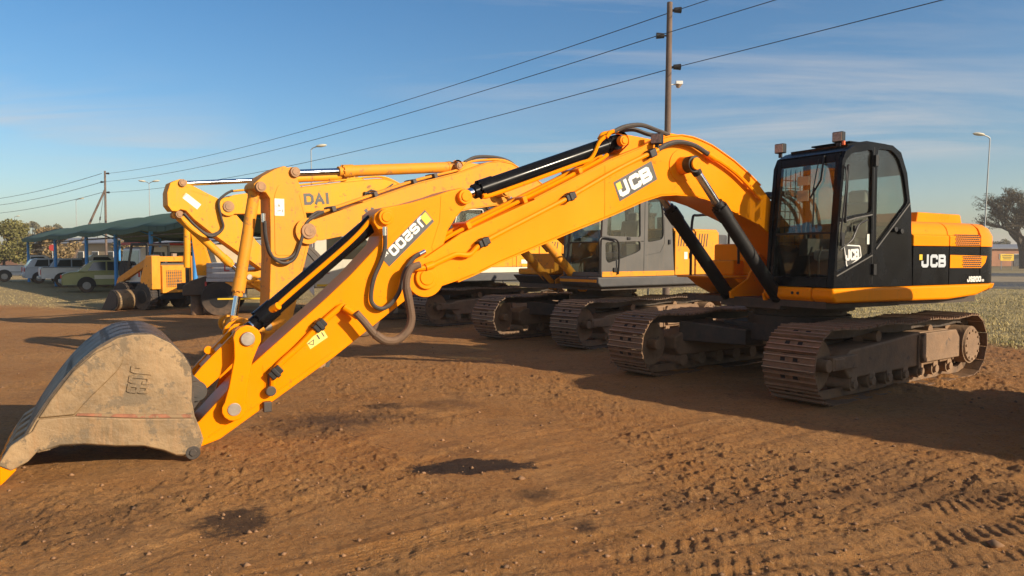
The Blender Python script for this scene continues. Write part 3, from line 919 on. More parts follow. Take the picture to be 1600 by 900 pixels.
# deck and skirts
b = MB(); b.box((-.6, 0, 1.03), (3.1, 2.3, .08)); b.box((.35, 0, 1.0), (1.2, 1.0, .10)); b.build('deck', 'under', exA)
b = MB(); b.prism([(1.0, 1.236), (1.005, 1.12), (.94, 1.06), (-1.3, 1.045), (-1.95, 1.085), (-2.22, 1.15), (-2.33, 1.236)], .98, 1.285)
b.prism([(1.0, 1.236), (1.005, 1.12), (.94, 1.06), (.80, 1.06), (.80, 1.236)], .26, .979)
sk = b.build('skirt', 'yellow', exA, bevel=.035, seg=3)
b = MB()
for y in (.72, .80): b.cyl((.99, y, 1.165), (1.012, y, 1.165), .018, n=10)
b.build('bolt', 'black_matt', sk)
b = MB(); b.prism([(.86, 1.31), (.65, 1.17), (.4, 1.06), (.1, 1.03), (-2.2, 1.06), (-2.3, 1.236), (-2.3, 1.31)], -1.27, -.36); b.box((.70, -.8, 1.325), (.75, .9, .025)); b.build('right_platform', 'yellow', exA, bevel=.012)
b = MB(); b.box((-.05, -.85, 1.56), (.8, .8, .45)); b.box((.42, -.95, 1.44), (.25, .55, .22)); b.box((-.9, -.85, 1.66), (.88, .82, .68)); b.build('tool_box', 'yellow', exA, bevel=.03)
b = MB(); b.tube(cr([(.5, -.62, 1.5), (.5, -.62, 1.85), (.44, -.62, 1.95), (.2, -.62, 1.95), (.12, -.62, 1.85), (.12, -.62, 1.6)], 5), .018); b.tube(cr([(.85, -1.2, 1.33), (.83, -1.2, 2.1), (.7, -1.2, 2.2), (.2, -1.2, 2.2), (.1, -1.2, 2.1), (.1, -1.2, 1.7)], 5), .019); b.build('handrail', 'black_matt', exA)
foot_bracket(exA, 'yellow')
# swing motor and hoses between boom foot and engine
b = MB(); b.cyl((-.25, -.1, 1.07), (-.25, -.1, 1.62), .17, n=22); b.cyl((-.25, -.1, 1.62), (-.25, -.1, 1.75), .12, n=18); b.box((-.1, .1, 1.35), (.3, .25, .4)); b.build('swing_motor', 'steel_dark', exA, bevel=.01)
b = MB()
for k in range(4):
    y = -.18 + .11 * k
    b.tube(cr([(-.3, y, 1.6), (-.1, y, 2.2 + .03 * k), (.35, y, 2.45), (.75, y, 2.36), (.95, y * .8, 2.44)], 6), .024)
b.build('hose', 'hose', exA)
# engine cover, left to right, in panels with open seams
ye = hood_section(1.27, 1.735, 2.055, .17)
for (xa, xb) in ((-1.305, -.535), (-2.03, -1.318)):
    b = MB(); b.prismx(ye, xa, xb); b.build('hood_panel', 'yellow', exA, bevel=.01)
    b = MB(); b.prismx([(-1.268, 1.24), (-1.268, 1.73), (1.268, 1.73), (1.268, 1.24)], xa, xb); b.build('side_panel', 'black', exA, bevel=.006)
b = MB(); tail(b, -2.043, -2.82, 1.27, 0, 0, [(1.735, 0), (1.88, 0.0), (1.98, .045), (2.04, .12), (2.055, .2)]); cw = b.build('counterweight', 'yellow', exA, bevel=.006)
b = MB(); tail(b, -2.043, -2.82, 1.268, 1.24, 1.73); b.build('lower_counterweight', 'black', cw, bevel=.006)
b = MB(); tail(b, -2.25, -2.80, 1.262, 0, 0, [(1.12, .10), (1.17, .02), (1.236, 0)]); b.build('counterweight_skirt', 'yellow', cw, bevel=.01)
b = MB(); b.prism([(-1.12, 2.03), (-1.16, 2.195), (-2.15, 2.185), (-2.2, 2.03)], .15, .93); b.build('hood_box', 'yellow', exA, bevel=.02)
b = MB(); b.cyl((-1.5, -.5, 2.03), (-1.5, -.5, 2.35), .06, n=16); b.tube(cr([(-1.5, -.5, 2.33), (-1.5, -.5, 2.42), (-1.56, -.5, 2.5)], 5), .05); b.build('exhaust', 'steel_dark', exA)
# vents
b = MB()
for rr in range(6):
    for cc in range(13):
        x = -1.45 - cc * .044 - (rr % 2) * .02; z = 1.885 - rr * .026
        b.box((x, 1.2725 - max(0, (z - 1.86)) * .4, z), (.028, .008, .015))
for rr in range(6):
    for cc in range(10):
        x = -1.62 - cc * .044 - (rr % 2) * .02; z = 1.60 - rr * .026
        b.box((x, 1.2775, z), (.028, .008, .015))
v = b.build('vent_slots', 'decal_dark', exA, smooth=0); v['kind'] = 'stuff'
b = MB(); flat(b, [(-1.325, 1.625), (-2.19, 1.61), (-2.15, 1.52), (-2.05, 1.45), (-1.325, 1.455)], 1.2705, .004); b.build('vent_panel', 'yellow', exA, smooth=0)
b = MB(); q, wd = strokes('JCB', .165, .92, .042, .16); decal(b, q, 1.270, (-.72, 1.465), 0, .004); b.build('side_lettering', 'silver_decal', exA, smooth=0)
b = MB(); flat(b, [(-.655, 1.63), (-.72, 1.63), (-.72, 1.56), (-.655, 1.56)], 1.270); b.build('side_emblem', 'yellow_decal', exA, smooth=0)
b = MB(); q, wd = strokes('JS200', .075, .72, .020, .2); decal(b, q, 1.274, (-1.73, 1.265), 0, .004); q, w2 = strokes('HD', .032, .7, .008, .3); decal(b, q, 1.274, (-1.74 - wd, 1.265), 0, .004); b.build('model_lettering', 'white', exA, smooth=0)
# cab
profA = [(.98, 1.24), (.955, 1.6), (.92, 2.1), (.86, 2.70), (.80, 2.82), (.65, 2.895), (.3, 2.955), (-.07, 2.945), (-.24, 2.87), (-.37, 2.63), (-.47, 2.16), (-.52, 1.24)]
holesA = [rpoly([(.885, 2.03), (.815, 2.69), (.70, 2.80), (.31, 2.87), (.31, 2.13), (.6, 2.09)], .05),
          rpoly([(.925, 1.42), (.895, 1.98), (.60, 2.045), (.31, 2.085), (.31, 1.64)], .03),
          rpoly([(.215, 1.73), (.215, 2.885), (-.05, 2.885), (-.19, 2.80), (-.305, 2.60), (-.395, 2.27)], .06)]
rightA = [rpoly([(.86, 1.75), (.80, 2.70), (.31, 2.85), (.31, 1.75)], .05), rpoly([(.215, 1.75), (.215, 2.87), (-.19, 2.80), (-.37, 2.2), (-.40, 1.75)], .06)]
cabA = cab_shell(exA, profA, holesA, .28, 1.27, 'black', 'glass', ((.98, 1.24), (.85, 2.80), 1.88, 1.36, 2.70, .055), 1.98, 4, -3, rightA)
b = MB()
for i in range(9): b.tube([(.84 - i * .003, .262, 1.78 + i * .10), (.33, .262, 1.78 + i * .10)], .006, 6)
for i in range(6): b.tube([(.33 + i * .095, .258, 1.74), (.33 + i * .09, .258, 2.72)], .006, 6)
b.build('mesh_guard', 'black_matt', cabA)
b = MB()
b.ribbon([(.895, 2.00), (.6, 2.062), (.3, 2.108)], 1.268, 1.276, .014)
b.ribbon([(.935, 1.385), (.29, 1.625)], 1.268, 1.278, .014); b.ribbon([(.225, 1.70), (-.43, 2.27)], 1.268, 1.28, .016)
b.build('trim_strip', 'grey_cab', cabA)
b = MB(); b.tube(cr([(.40, 1.28, 2.035), (.58, 1.30, 1.98), (.67, 1.31, 1.87), (.73, 1.31, 1.79), (.89, 1.28, 1.68)], 6), .011); b.tube(cr([(.80, 1.285, 2.04), (.845, 1.31, 2.04), (.815, 1.31, 2.6), (.78, 1.285, 2.64)], 5), .013); b.box((.86, 1.285, 1.80), (.05, .03, .16)); b.box((.63, 1.285, 1.93), (.05, .03, .07))
b.build('door_handle', 'black_matt', cabA)
b = MB()
for z in (1.45, 2.74): b.box((.262, 1.285, z), (.055, .03, .13))
for x, z in ((-.12, 1.93), (-.24, 1.91)): b.cyl((x, 1.268, z), (x, 1.31, z), .032, n=12)
b.prism([(.275, 1.27), (.285, 1.27), (.285, 2.9), (.275, 2.9)], 1.268, 1.273)
b.build('door_hinge', 'black_matt', cabA, bevel=.006)
b = MB(); flat(b, rpoly([(.79, 1.745), (.49, 1.735), (.46, 1.60), (.70, 1.475), (.735, 1.49)], .02), 1.25, .006); em = b.build('door_emblem', 'white', cabA, smooth=0)
b = MB(); flat(b, rpoly([(.775, 1.730), (.505, 1.722), (.480, 1.606), (.70, 1.495), (.72, 1.505)], .015), 1.256, .003); b.build('emblem_field', 'decal_dark', em, smooth=0)
b = MB(); q, wd = strokes('JCB', .13, .52, .030, .16); decal(b, q, 1.259, (.745, 1.555), 3, .003); b.build('emblem_lettering', 'white', em, smooth=0)
b = MB(); flat(b, [(.36, 1.75), (.315, 1.75), (.315, 1.87), (.36, 1.87)], 1.25); b.build('door_label', 'paper', cabA, smooth=0)
b = MB(); b.box((.842, .72, 2.52), (.004, .17, .11)); b.box((.85, .72, 2.34), (.004, .17, .13)); b.build('windscreen_label', 'paper', cabA, smooth=0)
b = MB(); b.tube([(.855, 1.02, 2.79), (.885, 1.0, 2.5), (.905, .87, 2.3)], .012, 6); b.tube([(.895, .92, 2.42), (.93, .94, 1.95)], .010, 6); b.tube([(.87, .96, 2.76), (.90, .90, 2.35)], .007, 6); b.build('wiper', 'black_matt', cabA)
work_lamp(cabA, (.83, .36, 2.955), .1)
work_lamp(cabA, (.80, 1.17, 2.99), .15)
b = MB(); b.box((.80, 1.235, 2.915), (.03, .03, .05)); b.build('reflector', 'orange', cabA, bevel=.006)
b = MB(); b.box((.22, .77, 2.985), (.42, .55, .02)); b.build('roof_hatch', 'black', cabA, bevel=.008)
b = MB(); b.tube(cr([(.87, 1.30, 2.62), (.92, 1.36, 2.6), (.94, 1.38, 2.4), (.97, 1.34, 1.8)], 5), .009, 6); b.build('grab_rail', 'black_matt', cabA)
boomA_top = [(5.76, 1.28), (5.80, 1.38), (5.76, 1.49), (5.62, 1.58), (5.22, 1.83), (4.38, 2.19), (3.4, 2.66), (2.95, 2.83), (2.78, 2.92), (2.55, 2.985), (2.37, 3.01), (2.2, 3.0), (2.07, 2.975), (1.9, 2.93), (1.79, 2.885), (1.53, 2.77), (1.26, 2.62), (1.06, 2.49), (.6, 2.08), (.28, 1.85), (.14, 1.72)]
boomA_bot = [(.2, 1.58), (.36, 1.55), (.7, 1.78), (1.09, 2.02), (1.48, 2.15), (1.8, 2.255), (2.0, 2.30), (2.21, 2.325), (2.45, 2.33), (2.68, 2.31), (2.94, 2.235), (3.34, 2.08), (3.85, 1.9), (4.34, 1.72), (4.79, 1.555), (5.08, 1.43), (5.26, 1.365), (5.61, 1.265)]
stickA = [(5.18, 2.285), (5.10, 2.25), (5.09, 2.17), (5.14, 2.10), (5.25, 1.98), (5.33, 1.86), (5.38, 1.70), (5.44, 1.50), (5.50, 1.33), (5.60, 1.275), (5.72, 1.225), (5.87, 1.12), (6.1, .955), (6.22, .87), (6.47, .69), (7.01, .34), (7.11, .28), (7.46, .055), (7.64, -.0), (7.78, .02), (7.78, .13), (7.62, .23), (7.40, .46), (7.21, .66), (6.88, .94), (6.54, 1.23), (6.31, 1.44), (6.04, 1.72), (6.01, 1.80), (6.09, 1.92), (6.08, 2.0), (6.0, 2.06), (5.9, 2.08), (5.73, 2.115), (5.45, 2.2), (5.33, 2.245)]
boom, stick = arm_set(exA, dict(paint='yellow', boom_top=boomA_top, boom_bot=boomA_bot, fork=5.12, pivot=(5.60, 1.405), stick=stickA, hinge=HINGE0,
    sc=((3.17, 2.90), (5.16, 2.195), .855), bc=((5.98, 1.975), (7.245, .91), .865), hc=((.85, 1.03), (2.37, 2.66), .70), link_pin=(7.36, .32), bucket_pin=(7.65, .50),
    ram='black', ram2='black_matt', gland='black', bucket_rot=0, bucket_k=1.0, bucket_m=('bucket', 'bucket_back', 'yellow'), letters=True))
# decals on boom and stick
YB = .2505
b = MB(); flat(b, [(3.36, 2.42), (2.825, 2.69), (2.735, 2.485), (3.27, 2.215)], YB, .002); dp = b.build('boom_decal', 'decal_dark', boom, smooth=0)
b = MB(); q, wd = strokes('JCB', .165, .90, .046, .14); decal(b, q, YB + .0025, (3.235, 2.265), 26.8, .002); b.build('decal_lettering', 'white', dp, smooth=0)
b = MB(); flat(b, [(3.33, 2.405), (3.268, 2.436), (3.236, 2.365), (3.298, 2.334)], YB + .0025, .002); b.build('decal_emblem', 'yellow_decal', dp, smooth=0)
YS = .1905
b = MB(); flat(b, [(5.575, 2.055), (5.48, 1.945), (5.94, 1.51), (6.03, 1.605)], YS, .002); dp = b.build('stick_decal', 'decal_dark', stick, smooth=0)
ang = 180 + 44
b = MB(); q, wd = strokes('JS200', .095, .86, .024, .2); decal(b, q, YS + .0025, (5.618, 2.0), ang, .002); q, w2 = strokes('HD', .036, .8, .011, .3); decal(b, q, YS + .0025, (5.618 + wd * .72, 2.0 - wd * .695), ang, .002); b.build('decal_lettering', 'white', dp, smooth=0)
b = MB(); flat(b, [(5.572, 2.035), (5.507, 1.962), (5.563, 1.909), (5.628, 1.982)], YS + .0045, .002); b.build('decal_emblem', 'yellow_decal', dp, smooth=0)
b = MB(); flat(b, [(6.73, .85), (6.57, .945), (6.53, .875), (6.69, .775)], YS, .002); wlab = b.build('warning_label', 'pale_decal', stick, smooth=0)
b = MB(); b.ribbon([(6.715, .825), (6.655, .865), (6.66, .81)], YS + .0022, YS + .004, .006, closed=True); b.ribbon([(6.625, .905), (6.60, .865)], YS + .002, YS + .004, .012); b.ribbon([(6.585, .925), (6.56, .885)], YS + .002, YS + .004, .008); b.build('label_symbol', 'decal_dark', wlab, smooth=0)
# plate seams on the side of boom and stick
b = MB()
b.ribbon([(3.47, 2.60), (3.47, 2.04)], .249, .2535, .006); b.ribbon([(5.02, 1.45), (5.58, 1.30)], .249, .256, .010)
b.build('weld_seam', 'yellow', boom)
b = MB(); b.ribbon([(5.40, 2.2), (5.415, 1.95), (5.5, 1.7), (5.44, 1.5)], .189, .1935, .006); b.ribbon([(7.1, .66), (7.08, .46), (6.95, .53)], .189, .1935, .006); b.ribbon([(6.0, 1.72), (5.62, 2.05), (5.43, 2.11)], .189, .194, .008); b.ribbon([(7.55, .09), (7.02, .40), (6.48, .745)], .189, .196, .008)
b.build('weld_seam', 'yellow', stick)
# steel pipes, clamps and hoses
def pipe(name, pts, y, r, mat, parent, n=5, nseg=8):
    P = [(p[0], p[2] if len(p) > 2 else y, p[1]) for p in pts]
    b = MB(); b.tube(cr(P, n), r, nseg); return b.build(name, mat, parent)
pipe('side_pipe', [(5.73, 1.49), (5.6, 1.505), (5.38, 1.595), (5.29, 1.625), (5.15, 1.625), (5.0, 1.745), (4.5, 1.985), (3.97, 2.235), (3.38, 2.54), (2.98, 2.725), (2.86, 2.77)], .305, .026, 'yellow', boom)
pipe('side_pipe', [(1.96, 2.79), (1.77, 2.725), (1.48, 2.58), (1.1, 2.32)], .30, .024, 'yellow', boom)
b = MB(); b.cyl((2.02, .31, 2.815), (1.90, .31, 2.765), .038, n=14); b.cyl((2.86, .31, 2.775), (2.79, .31, 2.81), .036, n=14); b.cyl((5.62, .306, 1.502), (5.54, .306, 1.528), .036, n=14); b.build('pipe_union', 'yellow', boom)
for x, z in ((5.0, 1.745), (3.97, 2.235)):
    b = MB(); a = R(-25); b.box((x, .295, z), (.13, .09, .075), Matrix.Rotation(R(25), 3, 'Y')); b.box((x, .30, z), (.05, .10, .09), Matrix.Rotation(R(25), 3, 'Y')); b.build('pipe_clamp', 'black_matt', boom, bevel=.012)
b = MB(); b.box((2.87, .30, 2.765), (.10, .10, .09), Matrix.Rotation(R(25), 3, 'Y')); b.build('pipe_clamp', 'black_matt', boom, bevel=.012)
work_lamp(boom, (2.80, .32, 2.93), R(25))
pipe('boom_hose', [(2.80, 2.805), (2.63, 2.885), (2.46, 2.92), (2.24, 2.90), (2.02, 2.815)], .315, .03, 'hose', boom)
for y, dz in ((.13, 0), (.02, .015), (-.10, .0)):
    pipe('top_pipe', [(5.50, 1.66 + dz), (5.3, 1.80 + dz), (4.86, 2.01 + dz), (4.08, 2.37 + dz), (3.5, 2.65 + dz), (3.35, 2.74)], y, .021, 'yellow', boom)
for x in (5.1, 4.45, 3.75):
    z = float(np.interp(-x, [-p[0] for p in boomA_top[3:]], [p[1] for p in boomA_top[3:]])) + .035
    b = MB(); b.box((x, .02, z), (.05, .34, .07), Matrix.Rotation(R(25), 3, 'Y')); b.build('pipe_clamp', 'yellow', boom, bevel=.006)
for y, dz in ((.12, 0), (-.02, -.03)):
    pipe('boom_hose', [(3.26, 3.0, y), (3.1, 3.07 + dz, y), (2.87, 3.11 + dz, y), (2.66, 3.075 + dz, y), (2.45, 3.03, y)], y, .026, 'hose', boom)
    pipe('top_pipe', [(3.36, 2.93, y), (3.31, 2.99, y), (3.2, 3.02, y)], y, .023, 'yellow', boom)
    pipe('top_pipe', [(2.45, 3.035, y), (2.07, 3.0, y), (1.79, 2.915, y), (1.5, 2.78, y), (1.2, 2.60, y), (.9, 2.4, y)], y, .022, 'yellow', boom)
pipe('cylinder_pipe', [(4.88, 2.245), (4.80, 2.235), (3.78, 2.60), (3.56, 2.685), (3.44, 2.88), (3.3, 2.98)], .105, .022, 'yellow', boom)
pipe('ribbed_hose', [(5.70, 1.53), (5.78, 1.50), (5.825, 1.42), (5.835, 1.31), (5.81, 1.18), (5.79, 1.02), (5.83, .91), (5.93, .835), (6.05, .835), (6.15, .90), (6.24, 1.01), (6.32, 1.10)], .36, .034, 'hose_rib', boom, 6, 10)
P = cr([(5.835, 1.31), (5.81, 1.18), (5.79, 1.02), (5.83, .91), (5.93, .835), (6.05, .835), (6.15, .90)], 10)
b = MB()
for i in range(0, len(P) - 1):
    a, c = Vector((P[i][0], .36, P[i][1])), Vector((P[i + 1][0], .36, P[i + 1][1])); d = (c - a).normalized() * .006
    b.cyl(a - d, a + d, .040, n=10)
o = b.build('hose_guard_coil', 'hose_rib', boom); o['kind'] = 'stuff'
pipe('ribbed_hose', [(5.78, 1.48), (5.80, 1.30), (5.86, 1.05), (5.92, .88), (6.03, .83), (6.13, .88), (6.25, 1.03)], -.34, .034, 'hose_rib', boom, 6, 10)
pipe('stick_hose', [(6.0, 1.86), (6.0, 1.70), (6.03, 1.58), (6.11, 1.4), (6.14, 1.23), (6.11, 1.15), (6.03, 1.12), (5.94, 1.17), (5.86, 1.28), (5.81, 1.46), (5.72, 1.585), (5.64, 1.64)], .245, .021, 'hose', stick, 6)
b = MB(); b.cyl((5.66, .245, 1.625), (5.60, .245, 1.655), .026, n=12); b.cyl((6.0, .245, 1.88), (6.0, .245, 1.80), .025, n=12); b.build('hose_fitting', 'chrome', stick)
pipe('stick_pipe', [(6.33, 1.10), (6.40, 1.155), (6.46, 1.12), (6.62, .985), (6.8, .81), (7.0, .63), (7.03, .48)], .235, .028, 'yellow', stick)
b = MB(); b.cyl((6.28, .30, 1.06), (6.40, .26, 1.15), .036, n=14); b.build('pipe_union', 'yellow', stick)
for x, z in ((6.62, .99), (7.01, .60)):
    b = MB(); b.box((x, .23, z), (.12, .10, .08), Matrix.Rotation(R(42), 3, 'Y')); b.box((x, .235, z), (.04, .11, .10), Matrix.Rotation(R(42), 3, 'Y')); b.build('pipe_clamp', 'black_matt', stick, bevel=.01)
b = MB(); b.cyl((7.05, .20, .44), (7.05, .27, .44), .045, n=12); b.box((7.075, .215, .30), (.07, .06, .09)); b.box((7.04, .2, .52), (.05, .05, .12)); b.build('pipe_end_valve', 'steel_dark', stick, bevel=.008)
pipe('cylinder_pipe', [(6.06, 1.98), (6.09, 1.95), (6.3, 1.73), (6.9, 1.22), (6.98, 1.13)], .105, .022, 'yellow', stick)
b = MB(); b.cyl((7.0, .06, 1.13), (6.95, .13, 1.17), .034, n=12); b.build('pipe_union', 'yellow', stick)
b = MB(); b.prism(capsule((7.52, .80), (7.44, .74), .035, .03), -.02, .02); b.build('lifting_eye', 'yellow', exA, bevel=.004)

# ================================================================== grey-cab machine behind it
TH_B = 39.0
exB = thing('excavator', (1.81, 14.9, 0), R(180 + TH_B), 'weathered orange-yellow crawler excavator with grey cab, middle of the three', 'excavator', 'crawler excavators parked side by side')
undercarriage(exB, 4.5, .86, .64, 2.15, R(42.0 - TH_B), ('shoe_b', 'frame'))
b = MB(); b.box((-.5, 0, 1.03), (3.4, 2.3, .08)); b.build('deck', 'under', exB)
b = MB(); b.prism([(1.40, 1.235), (1.40, 1.12), (1.32, 1.05), (-2.3, 1.05), (-2.4, 1.12), (-2.4, 1.235)], .98, 1.27); b.prism([(1.40, 1.235), (1.40, 1.12), (1.32, 1.05), (1.2, 1.05), (1.2, 1.235)], .25, .979); b.prism([(1.30, 1.235), (1.1, 1.05), (-2.3, 1.05), (-2.4, 1.235)], -1.27, -.36); b.build('skirt', 'grey_dark', exB, bevel=.03)
b = MB(); b.box((1.405, .75, 1.165), (.006, .95, .05)); b.build('skirt_stripe', 'yellow_b', exB)
b = MB(); b.prism([(1.285, 1.238), (1.283, 1.33), (-.715, 1.33), (-.72, 1.238)], 1.2495, 1.256); b.build('cab_stripe', 'yellow_b', exB)
for (xa, xb) in ((-1.35, -.75), (-2.15, -1.40)):
    b = MB(); b.prismx(hood_section(1.25, 1.24, 2.155, .05), xa, xb); b.build('hood_panel', 'yellow_b', exB, bevel=.012)
b = MB(); b.prismx(hood_section(1.22, 1.24, 2.12, .05), -2.16, -.74); b.build('hood_core', 'black_matt', exB)
b = MB(); tail(b, -2.16, -2.85, 1.25, 1.0, 2.05); b.build('counterweight', 'grey_dark', exB, bevel=.03)
for x0 in (-.86, -1.50):
    for i in range(4):
        x = x0 - i * .085
        b = MB(); b.prism([(x, 2.06), (x - .028, 2.06), (x + .018, 1.80), (x + .046, 1.80)], 1.246, 1.255); b.build('vent_slot', 'decal_dark', exB, smooth=0)
b = MB(); flat(b, [(-1.02, 1.55), (-1.12, 1.55), (-1.12, 1.69), (-1.02, 1.69)], 1.251, .004); b.build('label', 'paper', exB, smooth=0)
b = MB(); b.box((-1.2, 1.262, 1.62), (.05, .02, .11)); b.build('latch', 'black_matt', exB)
b = MB(); b.cyl((-.9, .4, 2.12), (-.9, .4, 2.42), .16, n=20); b.cyl((-.9, .4, 2.42), (-.9, .4, 2.48), .19, n=20); b.cyl((-1.5, -.1, 2.12), (-1.5, -.1, 2.5), .09, n=16); b.tube(cr([(-1.5, -.1, 2.45), (-1.5, -.1, 2.62), (-1.58, -.1, 2.72)], 5), .05)
for i in range(6): b.cyl((-1.25 - i * .05, .55, 2.14), (-1.25 - i * .05, .55, 2.4), .14, n=16)
b.build('air_cleaner', 'steel_dark', exB)
b = MB(); b.box((.35, -.8, 1.45), (1.2, .85, .42)); b.box((.9, -.8, 1.30), (.6, .8, .12)); b.box((-.7, -.8, 1.7), (.8, .85, .9)); b.build('tool_box', 'yellow_b', exB, bevel=.03)
foot_bracket(exB, 'yellow_b')
profB = [(1.30, 1.24), (1.30, 1.75), (1.27, 2.25), (1.17, 2.72), (1.05, 2.86), (.6, 2.92), (-.35, 2.92), (-.52, 2.85), (-.60, 2.69), (-.65, 2.2), (-.72, 1.24)]
holesB = [rpoly([(1.16, 1.97), (1.14, 2.3), (1.05, 2.66), (.95, 2.76), (.28, 2.78), (.26, 1.96)], .06),
          rpoly([(1.20, 1.85), (.27, 1.88), (.26, 1.72), (.40, 1.66), (1.12, 1.48), (1.19, 1.55)], .05),
          rpoly([(.06, 1.86), (.06, 2.78), (-.28, 2.76), (-.38, 2.5), (-.40, 2.0), (-.34, 1.92)], .07)]
cabB = cab_shell(exB, profB, holesB, .26, 1.25, 'grey_cab', 'glass', ((1.30, 1.24), (1.13, 2.78), 1.86, 1.32, 2.70, .05), 1.95, 4, -3, liner='grey_cab')
b = MB(); b.prism([(.165, 1.25), (.185, 1.25), (.15, 2.85), (.13, 2.85)], 1.247, 1.253); b.ribbon([(-.42, 2.35), (-.42, 1.85), (-.3, 1.68), (.12, 1.62)], 1.247, 1.254, .008); b.build('door_seam', 'decal_dark', cabB)
b = MB(); b.box((.95, 1.265, 1.36), (.12, .03, .08)); b.box((-.55, 1.265, 1.88), (.05, .03, .09)); b.box((.6, 1.26, 1.93), (.09, .02, .05)); b.build('door_handle', 'black_matt', cabB, bevel=.008)
b = MB(); b.tube(cr([(1.38, 1.28, 1.3), (1.40, 1.3, 1.7), (1.38, 1.3, 1.92), (1.1, 1.3, 1.92), (.93, 1.3, 1.86), (.9, 1.3, 1.6), (.9, 1.28, 1.28)], 6), .016); b.build('grab_rail', 'black_matt', cabB)
b = MB(); flat(b, [(.9, 2.1), (.72, 2.1), (.72, 2.34), (.9, 2.34)], .8); b.box((1.24, .62, 2.32), (.004, .16, .12)); b.build('windscreen_label', 'paper', cabB, smooth=0)
boomB_top = [(6.35, 1.83), (6.45, 1.95), (6.42, 2.06), (6.28, 2.12), (5.45, 2.42), (4.46, 2.77), (3.63, 3.0), (3.3, 3.12), (3.05, 3.21), (2.8, 3.25), (2.53, 3.23), (2.24, 3.12), (1.99, 3.0), (1.76, 2.88), (1.4, 2.62), (1.0, 2.3), (.6, 2.0), (.28, 1.85), (.14, 1.72)]
boomB_bot = [(.2, 1.58), (.36, 1.55), (.8, 1.80), (1.3, 2.12), (1.7, 2.32), (2.1, 2.45), (2.5, 2.52), (2.9, 2.5), (3.4, 2.42), (4.0, 2.3), (4.6, 2.17), (5.2, 2.04), (5.58, 1.95), (6.11, 1.84)]
stickB = [(6.65, 2.89), (6.78, 2.835), (6.96, 2.725), (7.08, 2.61), (7.09, 2.55), (7.03, 2.505), (6.92, 2.50), (6.86, 2.42), (6.86, 1.6), (6.90, .75), (7.0, .36), (6.98, .22), (6.82, .18), (6.66, .34), (6.5, .9), (6.4, 1.36), (6.28, 1.78), (6.30, 2.0), (6.32, 2.19), (6.41, 2.62), (6.47, 2.76), (6.55, 2.86)]
boom2, stick2 = arm_set(exB, dict(paint='yellow_b', boom_top=boomB_top, boom_bot=boomB_bot, fork=5.75, pivot=(6.33, 1.97), stick=stickB, hinge=(6.88, .28),
    sc=((3.62, 3.12), (6.50, 2.81), .70), bc=((7.0, 2.57), (7.34, .66), .75), hc=((.95, 1.03), (2.85, 2.72), .62), link_pin=(6.95, .62), bucket_pin=(7.05, .22),
    ram='yellow_b', ram2='yellow_b', gland='yellow_b', pinm='rust_pin', bucket_rot=R(150), bucket_k=.72, bucket_m=('bucket', 'bucket_back', 'steel_dark'), bucket_w=.5))
b = MB(); b.ribbon([(6.43, 2.50), (6.33, 2.1), (6.32, 1.8), (6.42, 1.4)], .189, .1945, .006); b.prism(rpoly([(6.80, 2.46), (6.74, 2.62), (6.55, 2.66), (6.45, 2.56), (6.36, 2.1), (6.42, 1.62), (6.80, 1.62)], .06), .188, .199); b.build('stick_plate', 'yellow_b', stick2, bevel=.005)
b = MB(); flat(b, [(6.80, 2.18), (6.66, 2.18), (6.66, 2.42), (6.80, 2.42)], .1995); b.build('label', 'paper', stick2, smooth=0)
b = MB(); b.ribbon([(6.74, 2.35), (6.72, 2.31), (6.75, 2.31)], .2025, .204, .008, closed=True); b.ribbon([(6.71, 2.25), (6.76, 2.24)], .2025, .204, .01); b.ribbon([(6.69, 2.23), (6.69, 2.27)], .2025, .204, .01); b.build('label_symbol', 'decal_dark', stick2, smooth=0)
b = MB(); q, wd = strokes('V', .17, .8, .05); decal(b, q, .2505, (5.36, 2.16), 14, .003); b.build('boom_lettering', 'grey_cab', boom2, smooth=0)
for y in (.15, .05): pipe('top_pipe', [(6.12, 2.235), (5.45, 2.475), (4.46, 2.825), (3.63, 3.055), (3.4, 3.2), (3.05, 3.27), (2.6, 3.29), (2.2, 3.14), (1.9, 2.98)], y, .021, 'yellow_b', boom2)
pipe('boom_hose', [(3.45, 3.2), (3.2, 3.31), (2.8, 3.34), (2.5, 3.3), (2.3, 3.2)], .1, .03, 'hose', boom2)
for x, z in ((5.9, 2.31), (5.2, 2.56), (4.5, 2.80), (4.1, 2.92)):
    b = MB(); b.box((x, .08, z), (.07, .28, .08), Matrix.Rotation(R(18), 3, 'Y')); b.build('pipe_clamp', 'steel_dark', boom2, bevel=.01)
for k in (0, 1):
    pipe('stick_hose', [(6.08 + .02 * k, 2.25), (6.2, 2.24 - .04 * k), (6.36, 2.08), (6.45, 1.8), (6.55, 1.62 - .05 * k), (6.72, 1.56 - .05 * k), (6.88, 1.62), (6.95, 1.85), (6.97, 2.1)], .24 + .03 * k, .023, 'hose', stick2, 6)
b = MB(); b.cyl((6.98, .25, 2.08), (6.98, .25, 2.2), .03, n=12); b.build('hose_fitting', 'chrome', stick2)
for s in (1,):
    b = MB(); b.cyl((2.06, .15, 2.1), (1.6, .15, 1.7), .03, n=8); b.build('boom_pipe', 'chrome', boom2)

